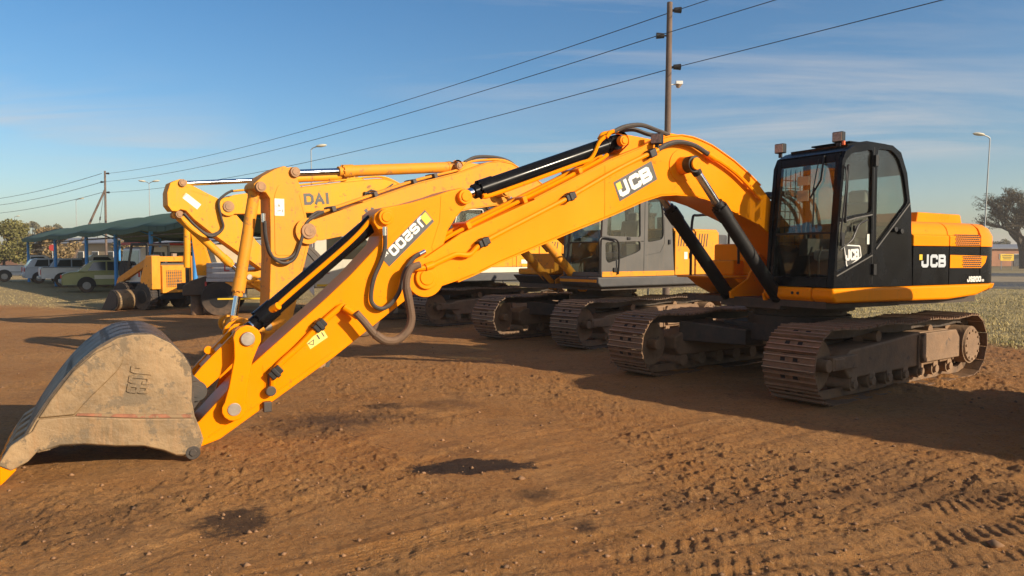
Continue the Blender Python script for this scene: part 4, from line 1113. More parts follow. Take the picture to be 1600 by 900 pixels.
# ================================================================== far machine
TH_C = 38.0
exC = thing('excavator', (-1.15, 19.1, 0), R(180 + TH_C), 'faded yellow crawler excavator with cream side stripe and DAI lettering, farthest of the three', 'excavator', 'crawler excavators parked side by side')
undercarriage(exC, 4.4, .88, .62, 2.3, R(38.3 - TH_C), ('shoe_b', 'frame'))
b = MB(); b.box((-.5, 0, 1.03), (3.4, 2.3, .08)); b.build('deck', 'under', exC)
b = MB(); b.prism([(1.35, 1.20), (1.30, 1.0), (-2.3, 1.0), (-2.4, 1.20)], .98, 1.26); b.prism([(1.35, 1.20), (1.2, 1.0), (-2.3, 1.0), (-2.4, 1.20)], -1.26, -.36); b.build('skirt', 'grey_dark', exC, bevel=.03)
b = MB(); b.prism([(1.33, 1.205), (1.33, 1.335), (-2.4, 1.335), (-2.4, 1.205)], .98, 1.255); b.prism([(1.33, 1.205), (1.33, 1.335), (-2.4, 1.335), (-2.4, 1.205)], -1.255, -.4); b.build('side_stripe', 'cream', exC, bevel=.004)
b = MB(); q, wd = strokes('2', .11, .7, .028); decal(b, q, 1.256, (-1.15, 1.215), 0, .004); b.build('model_lettering', 'white', exC, smooth=0)
for (xa, xb) in ((-.62, -.5), (-1.36, -.63), (-2.15, -1.38)):
    b = MB(); b.prismx(hood_section(1.25, 1.34, 2.12, .06), xa, xb); b.build('hood_panel', 'yellow_c', exC, bevel=.012)
for i in range(4):
    x = -1.72 - i * .09
    b = MB(); b.prism([(x, 1.98), (x - .03, 1.98), (x + .02, 1.72), (x + .05, 1.72)], 1.246, 1.255); b.build('vent_slot', 'decal_dark', exC, smooth=0)
b = MB(); flat(b, [(-.78, 1.42), (-.98, 1.42), (-.98, 1.52), (-.78, 1.52)], 1.2505, .004); b.build('label', 'paper', exC, smooth=0)
b = MB(); tail(b, -2.16, -2.85, 1.25, 1.0, 2.05); b.build('counterweight', 'yellow_c', exC, bevel=.03)
b = MB(); b.box((.35, -.8, 1.55), (1.2, .85, .42)); b.box((-.7, -.8, 1.75), (.8, .85, .8)); b.build('tool_box', 'yellow_c', exC, bevel=.03)
foot_bracket(exC, 'yellow_c')
profC = [(1.35, 1.34), (1.38, 1.8), (1.36, 2.25), (1.24, 2.66), (1.12, 2.76), (.6, 2.82), (-.3, 2.82), (-.45, 2.74), (-.5, 2.5), (-.5, 1.34)]
holesC = [rpoly([(1.26, 2.0), (1.22, 2.3), (1.14, 2.6), (1.05, 2.69), (.42, 2.71), (.40, 1.98)], .06), rpoly([(.25, 1.98), (.25, 2.7), (-.3, 2.68), (-.36, 2.5), (-.36, 2.0)], .06)]
cabC = cab_shell(exC, profC, holesC, .26, 1.25, 'black_matt', 'glass', ((1.36, 1.34), (1.18, 2.70), 1.9, 1.42, 2.64, .05), 1.9, 4, -3, liner='grey_cab')
b = MB(); b.ribbon(rpoly([(1.285, 1.97), (1.245, 2.3), (1.16, 2.62), (1.06, 2.715), (.40, 2.735), (.375, 1.96)], .06), 1.248, 1.262, .02, closed=True); b.build('window_surround', 'cream', cabC)
b = MB(); b.prism([(1.37, 1.345), (1.39, 1.8), (1.36, 1.93), (-.49, 1.93), (-.49, 1.345)], 1.249, 1.256); b.build('cab_panel', 'yellow_c', cabC)
boomC_top = [(6.18, 2.51), (6.26, 2.62), (6.2, 2.75), (5.98, 2.86), (5.63, 2.93), (4.52, 3.10), (3.5, 3.27), (2.78, 3.38), (2.5, 3.40), (2.25, 3.36), (2.0, 3.25), (1.7, 3.05), (1.4, 2.78), (1.0, 2.4), (.6, 2.05), (.28, 1.85), (.14, 1.72)]
boomC_bot = [(.2, 1.58), (.36, 1.55), (.8, 1.85), (1.3, 2.22), (1.7, 2.45), (2.1, 2.56), (2.6, 2.6), (3.3, 2.6), (3.92, 2.585), (4.42, 2.57), (5.0, 2.53), (5.63, 2.49), (6.05, 2.47)]
stickC = [(7.04, 3.11), (7.17, 3.04), (7.23, 2.85), (7.23, 2.60), (7.15, 2.49), (7.05, 2.49), (6.99, 2.53), (6.89, 2.51), (6.74, 2.34), (6.42, 2.08), (5.81, 1.64), (5.25, 1.22), (4.98, 1.0), (4.82, 1.02), (4.80, 1.16), (5.1, 1.5), (5.5, 1.92), (5.71, 2.22), (5.89, 2.44), (6.23, 2.76), (6.47, 2.87), (6.73, 3.0), (6.92, 3.08)]
boom3, stick3 = arm_set(exC, dict(paint='yellow_c', boom_top=boomC_top, boom_bot=boomC_bot, fork=5.55, pivot=(6.09, 2.62), stick=stickC, hinge=(4.9, 1.08),
    sc=((3.42, 3.43), (6.95, 3.05), .44), bc=((7.02, 2.43), (5.70, 1.17), .76), hc=((.95, 1.03), (2.85, 2.82), .62), link_pin=(5.2, 1.30), bucket_pin=(5.15, .82),
    ram='yellow_c', ram2='yellow_c', gland='yellow_c', pinm='rust_pin', bucket_rot=R(95), bucket_k=.8, bucket_m=('steel_dark', 'bucket_back', 'steel_dark'), bucket_w=.5))
b = MB(); q, wd = strokes('DAI', .25, .82, .062, .2); decal(b, q, .2505, (4.44, 2.72), 5, .004); b.build('boom_lettering', 'decal_dark', boom3, smooth=0)
b = MB(); flat(b, [(6.96, 2.76), (6.88, 2.86), (6.60, 2.64), (6.68, 2.54)], .1905); b.build('label', 'paper', stick3, smooth=0)
b = MB(); b.ribbon([(7.0, 2.72), (6.8, 2.92), (6.45, 2.82)], .189, .195, .008); b.build('weld_seam', 'yellow_c', stick3)
for k in (0, 1):
    pipe('stick_hose', [(6.0, 2.95), (6.15, 2.86), (6.28, 2.7), (6.24, 2.4), (6.2, 2.2), (6.32, 2.08 - .03 * k), (6.5, 2.05 - .03 * k), (6.75, 2.22), (6.95, 2.45)], .25 + .02 * k, .024, 'hose', stick3, 6)
for y in (.14, .04): pipe('top_pipe', [(5.95, 2.95), (5.63, 3.0), (4.52, 3.16), (3.5, 3.33), (2.78, 3.45), (2.4, 3.45), (2.0, 3.3), (1.7, 3.1)], y, .021, 'yellow_c', boom3)
pipe('boom_hose', [(3.0, 3.0, .28), (2.9, 3.12, .3), (2.7, 3.1, .3), (2.5, 3.18, .3), (2.3, 3.3, .26)], .28, .018, 'hose', boom3)
b = MB(); b.box((3.0, .29, 3.02), (.12, .07, .12)); b.build('work_lamp', 'black_matt', boom3, bevel=.01)

# a fourth machine parked beyond the right edge of the view; only its shadow reaches the picture
def copy_tree(o, parent=None):
    c = o.copy(); COL.objects.link(c); c.parent = parent
    for ch in list(o.children): copy_tree(ch, c)
    return c
exD = copy_tree(exB)
exD.location = (7.55, 5.35, 0); exD.rotation_euler = (0, 0, R(-50.3))
exD['label'] = 'grey-cab excavator just beyond the right edge, casting the foreground shadow'

# ================================================================== ground
def Gp(px, py, z=0.0):
    """ground point under a sight line, used to lay out things at their real place"""
    a = (px - 800) / 1155.0; b = (450 - py) / 1155.0; p = math.atan(50 / 1155.0)
    d = (a, math.cos(p) + b * math.sin(p), -math.sin(p) + b * math.cos(p)); t = (z - 1.61) / d[2]
    return np.array([d[0] * t, d[1] * t])

def vn(x, y, seed=0):
    ix = np.floor(x).astype(np.int64); iy = np.floor(y).astype(np.int64); fx = x - ix; fy = y - iy
    fx = fx * fx * (3 - 2 * fx); fy = fy * fy * (3 - 2 * fy)
    def h(a, b):
        n = (a * 374761393 + b * 668265263 + seed * 974711) & 0xffffffff
        n = ((n ^ (n >> 13)) * 1274126177) & 0xffffffff
        return ((n ^ (n >> 16)) & 0xffff) / 65535.0
    return (h(ix, iy) * (1 - fx) + h(ix + 1, iy) * fx) * (1 - fy) + (h(ix, iy + 1) * (1 - fx) + h(ix + 1, iy + 1) * fx) * fy
def fbm(x, y, o=4, seed=0, g=0.5):
    s = 0; a = 1; t = 0
    for k in range(o):
        s = s + a * vn(x * 2 ** k, y * 2 ** k, seed + k * 17); t += a; a *= g
    return s / t
def sstep(a, b, x):
    t = np.clip((x - a) / (b - a), 0, 1); return t * t * (3 - 2 * t)

GX = [12.0, 12.6, 17, 26, 37, 60]; GB = [9.6, 8.9, 7.6, 4.4, -3, -18]
def grass_edge(x, y):
    return x - np.interp(y, GX, GB) + 1.6 * (fbm(x * .5, y * .5, 4, 91) - .5)

TRK = [(Gp(640, 900), Gp(1600, 762), .20), (Gp(900, 905), Gp(1660, 800), .21), (Gp(420, 905), Gp(1000, 770), .13), (Gp(0, 850), Gp(560, 700), .16), (Gp(150, 900), Gp(700, 715), .12), (Gp(700, 640), Gp(1500, 760), .12), (Gp(1150, 905), Gp(1660, 850), .14)]
def height(x, y):
    r = np.hypot(x, y)
    z = .050 * (fbm(x * .33 + 5, y * .33, 3, 1) - .5)
    near = 1 - sstep(14, 30, r)
    rough = sstep(.40, .62, fbm(x * .55, y * .55, 3, 7))
    z = z + near * (.020 * (fbm(x * 3.1, y * 3.1, 4, 3) - .5) + (.012 + .016 * rough) * (fbm(x * 9, y * 9, 4, 5) - .5))
    # clods
    cl = fbm(x * 13, y * 13, 3, 21); z = z + near * np.clip(cl - .62, 0, 1) * (.015 + .085 * rough)
    z = z + near * (.006 + .010 * rough) * (fbm(x * 27, y * 27, 2, 23) - .5)
    cl2 = vn(x * 21, y * 21, 29); z = z + near * np.clip(cl2 - .80, 0, 1) * .055 * (.35 + rough)
    cl3 = vn(x * 43, y * 43, 31); z = z + near * (np.clip(cl3 - .80, 0, 1) - np.clip(.12 - cl3, 0, 1)) * .045 * (.4 + rough)
    # scraped streaks running away to the right
    dx, dy = .80, .60
    u = x * dx + y * dy; w = -x * dy + y * dx
    st = fbm(u * .55, w * 9, 4, 33); m = sstep(.45, .65, fbm(x * .4 + 9, y * .4, 3, 41)) * (1 - sstep(7, 13, r))
    z = z + .032 * (st - .5) * m
    # wheel tracks with tread marks
    for k, (a, b, hw) in enumerate(TRK):
        d = (b - a); L = np.hypot(*d); d = d / L
        s = (x - a[0]) * d[0] + (y - a[1]) * d[1]; q = -(x - a[0]) * d[1] + (y - a[1]) * d[0]
        q = q + .10 * (fbm(s * .5, s * 0 + k, 3, 50 + k) - .5)
        inside = (1 - sstep(hw * .85, hw * 1.1, np.abs(q))) * sstep(-.6, .3, s + L * .15) * (1 - sstep(L, L * 1.3, s))
        rim = np.exp(-((np.abs(q) - hw * 1.15) / .05) ** 2) * (1 - sstep(L, L * 1.3, s))
        lug = .5 + .5 * np.tanh(2.5 * np.sin(2 * np.pi * (s / .092 + np.where(q > 0, 1, -1) * q / .16 + .5 * fbm(s * 2, q * 3, 2, 70))))
        keep = .08 + .92 * sstep(.42, .66, fbm(x * 1.6, y * 1.6, 4, 60 + k))
        z = z + inside * (-.010 + (.010 if k in (0, 1, 6) else .003) * lug * keep) + .009 * rim * keep
        if k in (2, 3, 4, 5):
            z = z + inside * .0035 * np.cos(2 * np.pi * q / .036) * keep
    # soil heaped inside the near machine's tracks
    ca, sa = math.cos(R(216.5)), math.sin(R(216.5))
    lx = (x - 3.914) * ca + (y - 10.067) * sa; ly = -(x - 3.914) * sa + (y - 10.067) * ca
    for yc in (1.215, -1.215):
        m2 = (1 - sstep(.22, .40, np.abs(ly - yc))) * (1 - sstep(1.2, 1.75, np.abs(lx)))
        z = z + m2 * (.005 + .13 * np.clip(fbm(x * 3.5, y * 3.5, 4, 81) - .46, 0, 1))
        m3 = np.exp(-((np.abs(ly - yc) - .36) / .09) ** 2) * (1 - sstep(1.6, 2.1, np.abs(lx)))
        z = z + m3 * .06 * np.clip(fbm(x * 5, y * 5, 4, 83) - .45, 0, 1)
    return z

ny, nx = 720, 1150
sy = np.linspace(1 / 2.3, 1 / 62.0, ny)
Y = 1 / sy
tq = np.linspace(-1, 1, nx); T = .92 * tq + .25 * tq ** 9
XX = (Y[:, None] * T[None, :]); YY = np.repeat(Y[:, None], nx, 1)
ZZ = height(XX, YY)
edge = np.minimum(1, np.minimum(np.minimum(np.arange(nx)[None, :], nx - 1 - np.arange(nx)[None, :]) / 12.0, np.minimum(np.arange(ny)[:, None], ny - 1 - np.arange(ny)[:, None]) / 12.0))
ZZ = ZZ * edge - .10 * (1 - edge)
V = np.stack([XX, YY, ZZ], -1).reshape(-1, 3)
i0 = (np.arange(ny - 1)[:, None] * nx + np.arange(nx - 1)[None, :]).ravel()
F = np.stack([i0, i0 + nx, i0 + nx + 1, i0 + 1], 1)[:, ::-1]

def dirt_mat():
    m, n, l, out = nt('red_brown_dirt')
    b = n.new('ShaderNodeBsdfPrincipled'); l.new(b.outputs[0], out.inputs[0])
    b.inputs['Roughness'].default_value = .93; b.inputs['Specular IOR Level'].default_value = .25
    tc = n.new('ShaderNodeTexCoord')
    def noise(sc, det=6, rg=.6, vec=None):
        q = n.new('ShaderNodeTexNoise'); q.inputs['Scale'].default_value = sc; q.inputs['Detail'].default_value = det; q.inputs['Roughness'].default_value = rg
        l.new(vec or tc.outputs['Object'], q.inputs['Vector']); return q.outputs['Fac']
    def ramp(src, a, c):
        q = n.new('ShaderNodeMapRange'); q.inputs[1].default_value = a; q.inputs[2].default_value = c; l.new(src, q.inputs[0]); return q.outputs[0]
    def mix(f, a, c):
        q = n.new('ShaderNodeMixRGB')
        if isinstance(f, float): q.inputs[0].default_value = f
        else: l.new(f, q.inputs[0])
        for k, s in ((1, a), (2, c)):
            if isinstance(s, tuple): q.inputs[k].default_value = (*s, 1)
            else: l.new(s, q.inputs[k])
        return q.outputs[0]
    def mul(a, c, op='MULTIPLY'):
        q = n.new('ShaderNodeMath'); q.operation = op; q.use_clamp = True
        for k, s in ((0, a), (1, c)):
            if isinstance(s, (int, float)): q.inputs[k].default_value = s
            else: l.new(s, q.inputs[k])
        return q.outputs[0]
    c = mix(ramp(noise(.55, 7, .65), .35, .65), (.39, .168, .046), (.52, .252, .082))
    c = mix(mul(ramp(noise(2.6, 8, .7), .45, .75), .55), c, (.50, .275, .11))
    c = mix(mul(ramp(noise(1.1, 9, .78), .52, .70), .80), c, (.145, .066, .028))
    c = mix(mul(ramp(noise(6.5, 8, .75), .55, .72), .5), c, (.15, .078, .038))
    c = mix(mul(ramp(noise(22, 6, .75), .50, .70), .62), c, (.15, .078, .036))
    c = mix(mul(ramp(noise(11, 6, .8), .55, .66), .55), c, (.17, .088, .040))
    c = mix(mul(ramp(noise(70, 3, .6), .56, .70), .6), c, (.55, .34, .16))
    c = mix(mul(ramp(noise(48, 4, .7), .57, .68), .6), c, (.11, .055, .026))
    # reddish-orange patches
    c = mix(mul(ramp(noise(.38, 4), .56, .72), .5), c, (.33, .12, .035))
    # damp and oily stains, each with its own place and outline
    pos = n.new('ShaderNodeSeparateXYZ'); l.new(tc.outputs['Object'], pos.inputs[0])
    wob = noise(4.0, 9, .78)
    def stain(px, py, rx, ry, k, colr=(.045, .027, .018), lo=2.15):
        nonlocal c
        g = Gp(px, py)
        def ax(o, cc, rr):
            q = n.new('ShaderNodeMath'); q.operation = 'SUBTRACT'; l.new(pos.outputs[o], q.inputs[0]); q.inputs[1].default_value = float(cc)
            q2 = n.new('ShaderNodeMath'); q2.operation = 'DIVIDE'; l.new(q.outputs[0], q2.inputs[0]); q2.inputs[1].default_value = rr
            q3 = n.new('ShaderNodeMath'); q3.operation = 'POWER'; l.new(q2.outputs[0], q3.inputs[0]); q3.inputs[1].default_value = 2
            return q3.outputs[0]
        q = n.new('ShaderNodeMath'); q.operation = 'ADD'; l.new(ax('X', g[0], rx), q.inputs[0]); l.new(ax('Y', g[1], ry), q.inputs[1])
        q4 = n.new('ShaderNodeMath'); q4.operation = 'MULTIPLY_ADD'; l.new(wob, q4.inputs[0]); q4.inputs[1].default_value = 4.2; 
        l.new(q.outputs[0], q4.inputs[2])
        c = mix(mul(ramp(q4.outputs[0], 3.25, lo), k), c, colr)
    stain(740, 729, .50, .19, .97, lo=2.85); stain(690, 735, .24, .13, .95, lo=2.8)
    stain(368, 815, .20, .24, .85, lo=2.7); stain(842, 776, .16, .16, .7); stain(1450, 770, 1.1, .3, .5, (.10, .052, .028)); stain(1150, 790, .7, .22, .4, (.10, .052, .028)); stain(560, 655, .9, .35, .5, (.075, .040, .024)); stain(120, 820, .7, .4, .4, (.11, .056, .028)); stain(500, 665, .62, .55, .6, (.08, .045, .028)); stain(600, 637, .30, .16, .75)
    stain(690, 632, .5, .3, .5, (.09, .045, .025)); stain(915, 825, .08, .12, .8); stain(440, 590, .5, .9, .4, (.08, .045, .03)); stain(1340, 735, .9, .35, .35, (.10, .055, .032)); stain(250, 770, .3, .3, .2)
    # dry grass ground
    gx = n.new('ShaderNodeFloatCurve')
    att = n.new('ShaderNodeAttribute'); att.attribute_name = 'grass'
    gcol = mix(ramp(noise(3.0, 8, .7), .35, .7), (.42, .315, .155), (.27, .215, .09))
    gcol = mix(mul(ramp(noise(30, 4, .7), .45, .7), .6), gcol, (.50, .39, .21))
    c = mix(att.outputs['Fac'], c, gcol)
    l.new(c, b.inputs['Base Color'])
    bp = n.new('ShaderNodeBump'); bp.inputs['Strength'].default_value = 1.0; bp.inputs['Distance'].default_value = .024
    hb = n.new('ShaderNodeMath'); hb.operation = 'ADD'; l.new(noise(55, 6, .75), hb.inputs[0]); l.new(noise(160, 3, .6), hb.inputs[1])
    l.new(hb.outputs[0], bp.inputs['Height']); l.new(bp.outputs[0], b.inputs['Normal'])
    return m
DM = dirt_mat()
gm = mesh_np('ground', V, F, DM, smooth=True)
ge = grass_edge(XX, YY)
gmask = sstep(-.3, 1.2, ge)
lft = sstep(0, 2.5, (YY - np.interp(-XX, [0, 6, 12, 20, 30, 60], [70, 24.5, 21.5, 24, 31, 60])) + 2.0 * (fbm(XX * .4, YY * .4, 3, 77) - .5)) * (XX < -5)
gmask = np.clip(np.maximum(gmask, .8 * lft), 0, 1)
at = gm.attributes.new('grass', 'FLOAT', 'POINT'); at.data.foreach_set('value', gmask.astype(np.float32).ravel())
tag(obj('ground', gm), kind='structure')
# wide land around it, out to the horizon
S = 4000
big = mesh_np('terrain', np.array([(-S, -S, -.12), (S, -S, -.12), (S, S, -.12), (-S, S, -.12)]), np.array([(0, 1, 2, 3)]),
              pm('dry_veld', (.27, .205, .105), .95, var=.3, vs=.03, spec=.1, dust=.0, wear=.3, wcol=(.17, .15, .07), ws=.05))
tag(obj('terrain', big), kind='structure')

# ------------------------------------------------------------------ roads
M['asphalt'] = pm('worn_asphalt', (.055, .054, .055), .85, var=.2, vs=.8, bump=.2, bs=40)
M['line'] = pm('concrete_kerb', (.24, .22, .19), .7, var=.2, vs=3)
M['verge'] = pm('dry_verge', (.29, .21, .115), .95, var=.25, vs=.6)
E1 = np.array([-.92, .392]); N1 = np.array([.392, .92])
def strip(name, d0, d1, z, mat, s0=-160, s1=160):
    P = [N1 * d0 + E1 * s0, N1 * d1 + E1 * s0, N1 * d1 + E1 * s1, N1 * d0 + E1 * s1]
    b = MB(); b.add([(p[0], p[1], z) for p in P] + [(p[0], p[1], -.14) for p in P], [(0, 1, 2, 3), (0, 4, 5, 1), (1, 5, 6, 2), (2, 6, 7, 3), (3, 7, 4, 0)]); return b.build(name, mat, smooth=0)
tag(strip('road', 42.5, 50.5, .03, 'asphalt'), kind='structure')
tag(strip('verge', 51, 66.5, .05, 'verge'), kind='structure')
tag(strip('road', 67, 77, .03, 'asphalt'), kind='structure')
for d0, d1 in ((42.3, 42.5), (50.5, 50.7), (66.8, 67.0), (77.0, 77.2)): tag(strip('kerb', d0, d1, .12, 'line'), kind='structure')

# ------------------------------------------------------------------ grass
M['grass'] = pm('dry_grass_blade', (.43, .335, .145), .85, var=.4, vs=1.3, spec=.2, wear=.45, wcol=(.19, .19, .06), ws=.7)
def blades(n, sx, h0, h1, name, xs, ys, seed):
    r = np.random.RandomState(seed)
    x = r.uniform(*xs, n * 3); y = 1 / r.uniform(1 / ys[1], 1 / ys[0], n * 3)
    ok = (grass_edge(x, y) > .25 * r.rand(n * 3)) if sx > 0 else sx_ok(x, y)
    x, y = x[ok][:n], y[ok][:n]; n = len(x)
    z = height(x, y); a = r.uniform(0, 2 * np.pi, n); h = r.uniform(h0, h1, n) * (.5 + fbm(x * .8, y * .8, 3, 5)); w = r.uniform(.003, .007, n) * (1 + y / 25)
    lx, ly = r.normal(0, .4, n) * h, r.normal(0, .4, n) * h
    dx, dy = np.cos(a) * w, np.sin(a) * w
    V = np.stack([np.stack([x - dx, y - dy, z - .01], 1), np.stack([x + dx, y + dy, z - .01], 1), np.stack([x + lx * .4 + dx * .6, y + ly * .4 + dy * .6, z + h * .6], 1), np.stack([x + lx, y + ly, z + h], 1)], 1).reshape(-1, 3)
    k = np.arange(n) * 4
    F = np.concatenate([np.stack([k, k + 1, k + 2], 1), np.stack([k, k + 2, k + 3], 1)])
    return obj(name, mesh_np(name, V, F, M['grass']))
def sx_ok(x, y):
    return (y - np.interp(-x, [0, 6, 12, 20, 30, 60], [70, 24.5, 21.5, 24, 31, 60])) > 1.2 * fbm(x, y, 3, 8)
g = blades(120000, 1, .015, .060, 'grass', (-12, 30), (12.2, 42), 3)
tag(g, 'dry straw-coloured grass field behind the excavators', 'grass', kind='stuff')
g = blades(12000, -1, .01, .035, 'grass', (-40, -7), (20, 48), 4)
tag(g, 'thin dry grass strip in front of the shade carport', 'grass', kind='stuff')

# loose stones lying on the dirt
def pebbles(n, seed):
    r = np.random.RandomState(seed); oct_ = np.array([(1, 0, 0), (0, 1, 0), (-1, 0, 0), (0, -1, 0), (0, 0, 1), (0, 0, -1)], float)
    of = np.array([(0, 1, 4), (1, 2, 4), (2, 3, 4), (3, 0, 4), (1, 0, 5), (2, 1, 5), (3, 2, 5), (0, 3, 5)])
    y = 1 / r.uniform(1 / 13.0, 1 / 2.6, n); x = r.uniform(-.8, .8, n) * y
    s = .004 + .012 * r.rand(n) ** 3 * (1 + y * .1); s[r.rand(n) < .015] *= 2.6
    sc = s[:, None, None] * (.6 + .8 * r.rand(n, 6, 1)); V = oct_[None] * sc * np.array([1, 1, .65])
    an = r.uniform(0, 6.28, n); c, q = np.cos(an)[:, None], np.sin(an)[:, None]
    V = np.stack([V[..., 0] * c - V[..., 1] * q + x[:, None], V[..., 0] * q + V[..., 1] * c + y[:, None], V[..., 2] + height(x, y)[:, None] + s[:, None] * .25], -1)
    F = (np.arange(n)[:, None, None] * 6 + of[None]).reshape(-1, 3)
    return mesh_np('pebbles', V.reshape(-1, 3), F, pm('pebble_stone', (.25, .135, .065), .95, var=.5, vs=9, wear=.3, wcol=(.36, .25, .16), ws=5))
tag(obj('pebbles', pebbles(1900, 5)), 'small stones and crumbs of soil scattered on the dirt', 'stones', kind='stuff')

# ------------------------------------------------------------------ trees
M['bark'] = pm('grey_bark', (.085, .065, .05), .95, var=.3, vs=5, bump=.4, bs=25)
M['twig'] = pm('dry_twigs', (.10, .075, .052), .95, var=.3, vs=2)
M['leaf_olive'] = pm('olive_leaves', (.17, .155, .05), .8, var=.45, vs=.9, wear=.6, wcol=(.17, .115, .04), ws=.9, spec=.2)
M['leaf_brown'] = pm('brown_dry_leaves', (.25, .175, .085), .85, var=.4, vs=.9, wear=.5, wcol=(.09, .08, .035), ws=.8, spec=.2)
M['leaf_grey'] = pm('grey_green_leaves', (.15, .14, .085), .85, var=.35, vs=.7, spec=.2)
M['leaf_dull'] = pm('dull_twig_leaves', (.13, .105, .06), .9, var=.4, vs=1.1, spec=.1)
def leaf_cloud(centers, radii, n, size, seed, mat, name, parent):
    r = np.random.RandomState(seed); C = np.array(centers); Rr = np.array(radii)
    idx = r.choice(len(C), n, p=Rr ** 2 / (Rr ** 2).sum())
    d = r.normal(size=(n, 3)); d /= np.linalg.norm(d, axis=1)[:, None]
    P = C[idx] + d * (Rr[idx] * (.45 + .55 * r.rand(n) ** .5))[:, None] * np.array([1, 1, .8])
    a = r.normal(size=(n, 3)); a /= np.linalg.norm(a, axis=1)[:, None]; bb = np.cross(a, r.normal(size=(n, 3))); bb /= np.linalg.norm(bb, axis=1)[:, None]
    s = (size * r.uniform(.5, 1.3, n))[:, None]
    V = np.stack([P - a * s, P + bb * s * .5, P + a * s, P - bb * s * .5], 1).reshape(-1, 3)
    F = np.arange(4 * n).reshape(-1, 4)
    return obj(name, mesh_np(name, V, F, M[mat]), parent)
def tree(name, loc, H, rad, label, mat, n=5000, size=.14, seed=1, group=None, thin=False):
    r = random.Random(seed); t = thing(name, (loc[0], loc[1], -.1), 0, label, 'tree', group)
    b = MB(); b.tube([(0, 0, 0), (r.uniform(-.1, .1) * H * .1, 0, H * .25), (r.uniform(-.2, .2), r.uniform(-.2, .2), H * .55)], [H * .03, H * .022, H * .01], 8)
    cs, rs = [], []
    for i in range(26 if not thin else 14):
        a = r.uniform(0, 6.28); q = rad * math.sqrt(r.random()) * .85; z = H * r.uniform(.30 if not thin else .5, .90)
        f = max(.15, 1 - abs(z / H - .55) * 1.5)
        p = (q * f * math.cos(a), q * f * math.sin(a), z); cs.append(p); rs.append(rad * r.uniform(.16, .36) * (.6 if thin else 1))
        b.tube([(0, 0, H * .22), (p[0] * .5, p[1] * .5, H * .22 + (p[2] - H * .22) * .6), p], [H * .012, H * .008, H * .003], 5)
    b.build('trunk', 'bark', t)
    leaf_cloud(cs, rs, n, size, seed, mat, 'crown', t)
    return t
def bare_tree(loc, H, label, seed):
    r = random.Random(seed); t = thing('bare_tree', (loc[0], loc[1], -.1), 0, label, 'tree')
    trunk = MB(); limb = MB(); tw = MB(); ends = []
    def grow_(p, d, L, rad, lev):
        pts = [p]; q = Vector(p); dd = Vector(d)
        for k in range(3):
            dd = (dd + Vector((r.uniform(-.25, .25), r.uniform(-.25, .25), r.uniform(-.12, .14)))).normalized(); q = q + dd * L / 3; pts.append(q.copy())
        tgt = trunk if lev == 0 else (limb if lev < 4 else tw)
        tgt.tube(pts, [rad, rad * .88, rad * .76, rad * .62], 7 if lev < 2 else (4 if lev < 4 else 3), caps=False)
        if lev >= 5: ends.append(tuple(pts[-1]))
        if lev >= 6: return
        for k in range(4 if lev < 1 else (3 if lev < 4 else r.choice((3, 4)))):
            nd = (dd * .75 + Vector((r.uniform(-1, 1), r.uniform(-1, 1), r.uniform(-.25, .6))) * (.75 if lev < 5 else 1.0)).normalized()
            st = pts[3] if k < 2 else pts[2]
            grow_(st, nd, L * r.uniform(.62, .86), rad * (.62 if lev < 3 else .6), lev + 1)
    grow_(Vector((0, 0, 0)), Vector((-.05, 0, 1)), H * .24, H * .040, 0)
    trunk.build('trunk', 'bark', t, recalc=False); limb.build('limbs', 'bark', t, recalc=False); tw.build('twigs', 'twig', t, smooth=0, recalc=False)
    leaf_cloud(ends, [.35] * len(ends), 16000, .085, seed, 'leaf_dull', 'dry_leaves', t)
    return t
bare_tree((70.0, 101.0), 15.5, 'large leafless tree with dark branches beyond the road at right', 12)
tree('bushy_tree', (-51.5, 75), 5.2, 3.3, 'olive bushy tree at the left edge behind the parked cars', 'leaf_olive', 7000, .16, 3)
tree('bushy_tree', (-47.3, 76), 4.6, 2.8, 'brownish bushy tree beside the end post of the carport', 'leaf_brown', 6000, .16, 5)
tree('bushy_tree', (-43.2, 84), 3.9, 2.6, 'low dry brown bush seen under the carport edge', 'leaf_brown', 4500, .16, 6)
tree('bushy_tree', (-56.5, 74), 5.4, 3.0, 'olive tree cut by the left edge of the view', 'leaf_olive', 5000, .16, 8)
k = 0
for px, top, d, rad in ((30, 342, 165, 4.5), (52, 340, 180, 4.0), (66, 345, 170, 3.5), (82, 347, 190, 4.5), (98, 345, 185, 4.0)):
    k += 1
    tree('gum_tree', ((px - 800) / 1155 * d, d), (400 - top) / 1155 * d + 1.61, rad, 'thin grey-green gum tree far behind the left bushes, %s from the left' % ('first', 'second', 'third', 'fourth', 'fifth')[k - 1], 'leaf_grey', 900, .45, 20 + k, 'far gum trees', thin=True)
for j, (px, d, h, rad, lb) in enumerate(((1560, 210, 6, 5, 'grey-green tree beyond the house at right'), (1500, 230, 6.5, 6, 'hazy tree far behind the engine cover'), (870, 190, 14, 5.5, 'dark tree top showing above the boom of the nearest excavator'), (700, 220, 5, 6, 'low hazy tree behind the far excavator cab'), (1180, 200, 6, 6, 'hazy tree behind the boom foot of the nearest excavator'), (330, 150, 5, 4.5, 'dull green tree behind the flatbed truck'), (255, 160, 6.5, 4.5, 'dull tree above the tan building under the canopy'))):
    tree('bushy_tree', ((px - 800) / 1155 * d, d), h, rad, lb, 'leaf_grey', 2600, .4, 40 + j)

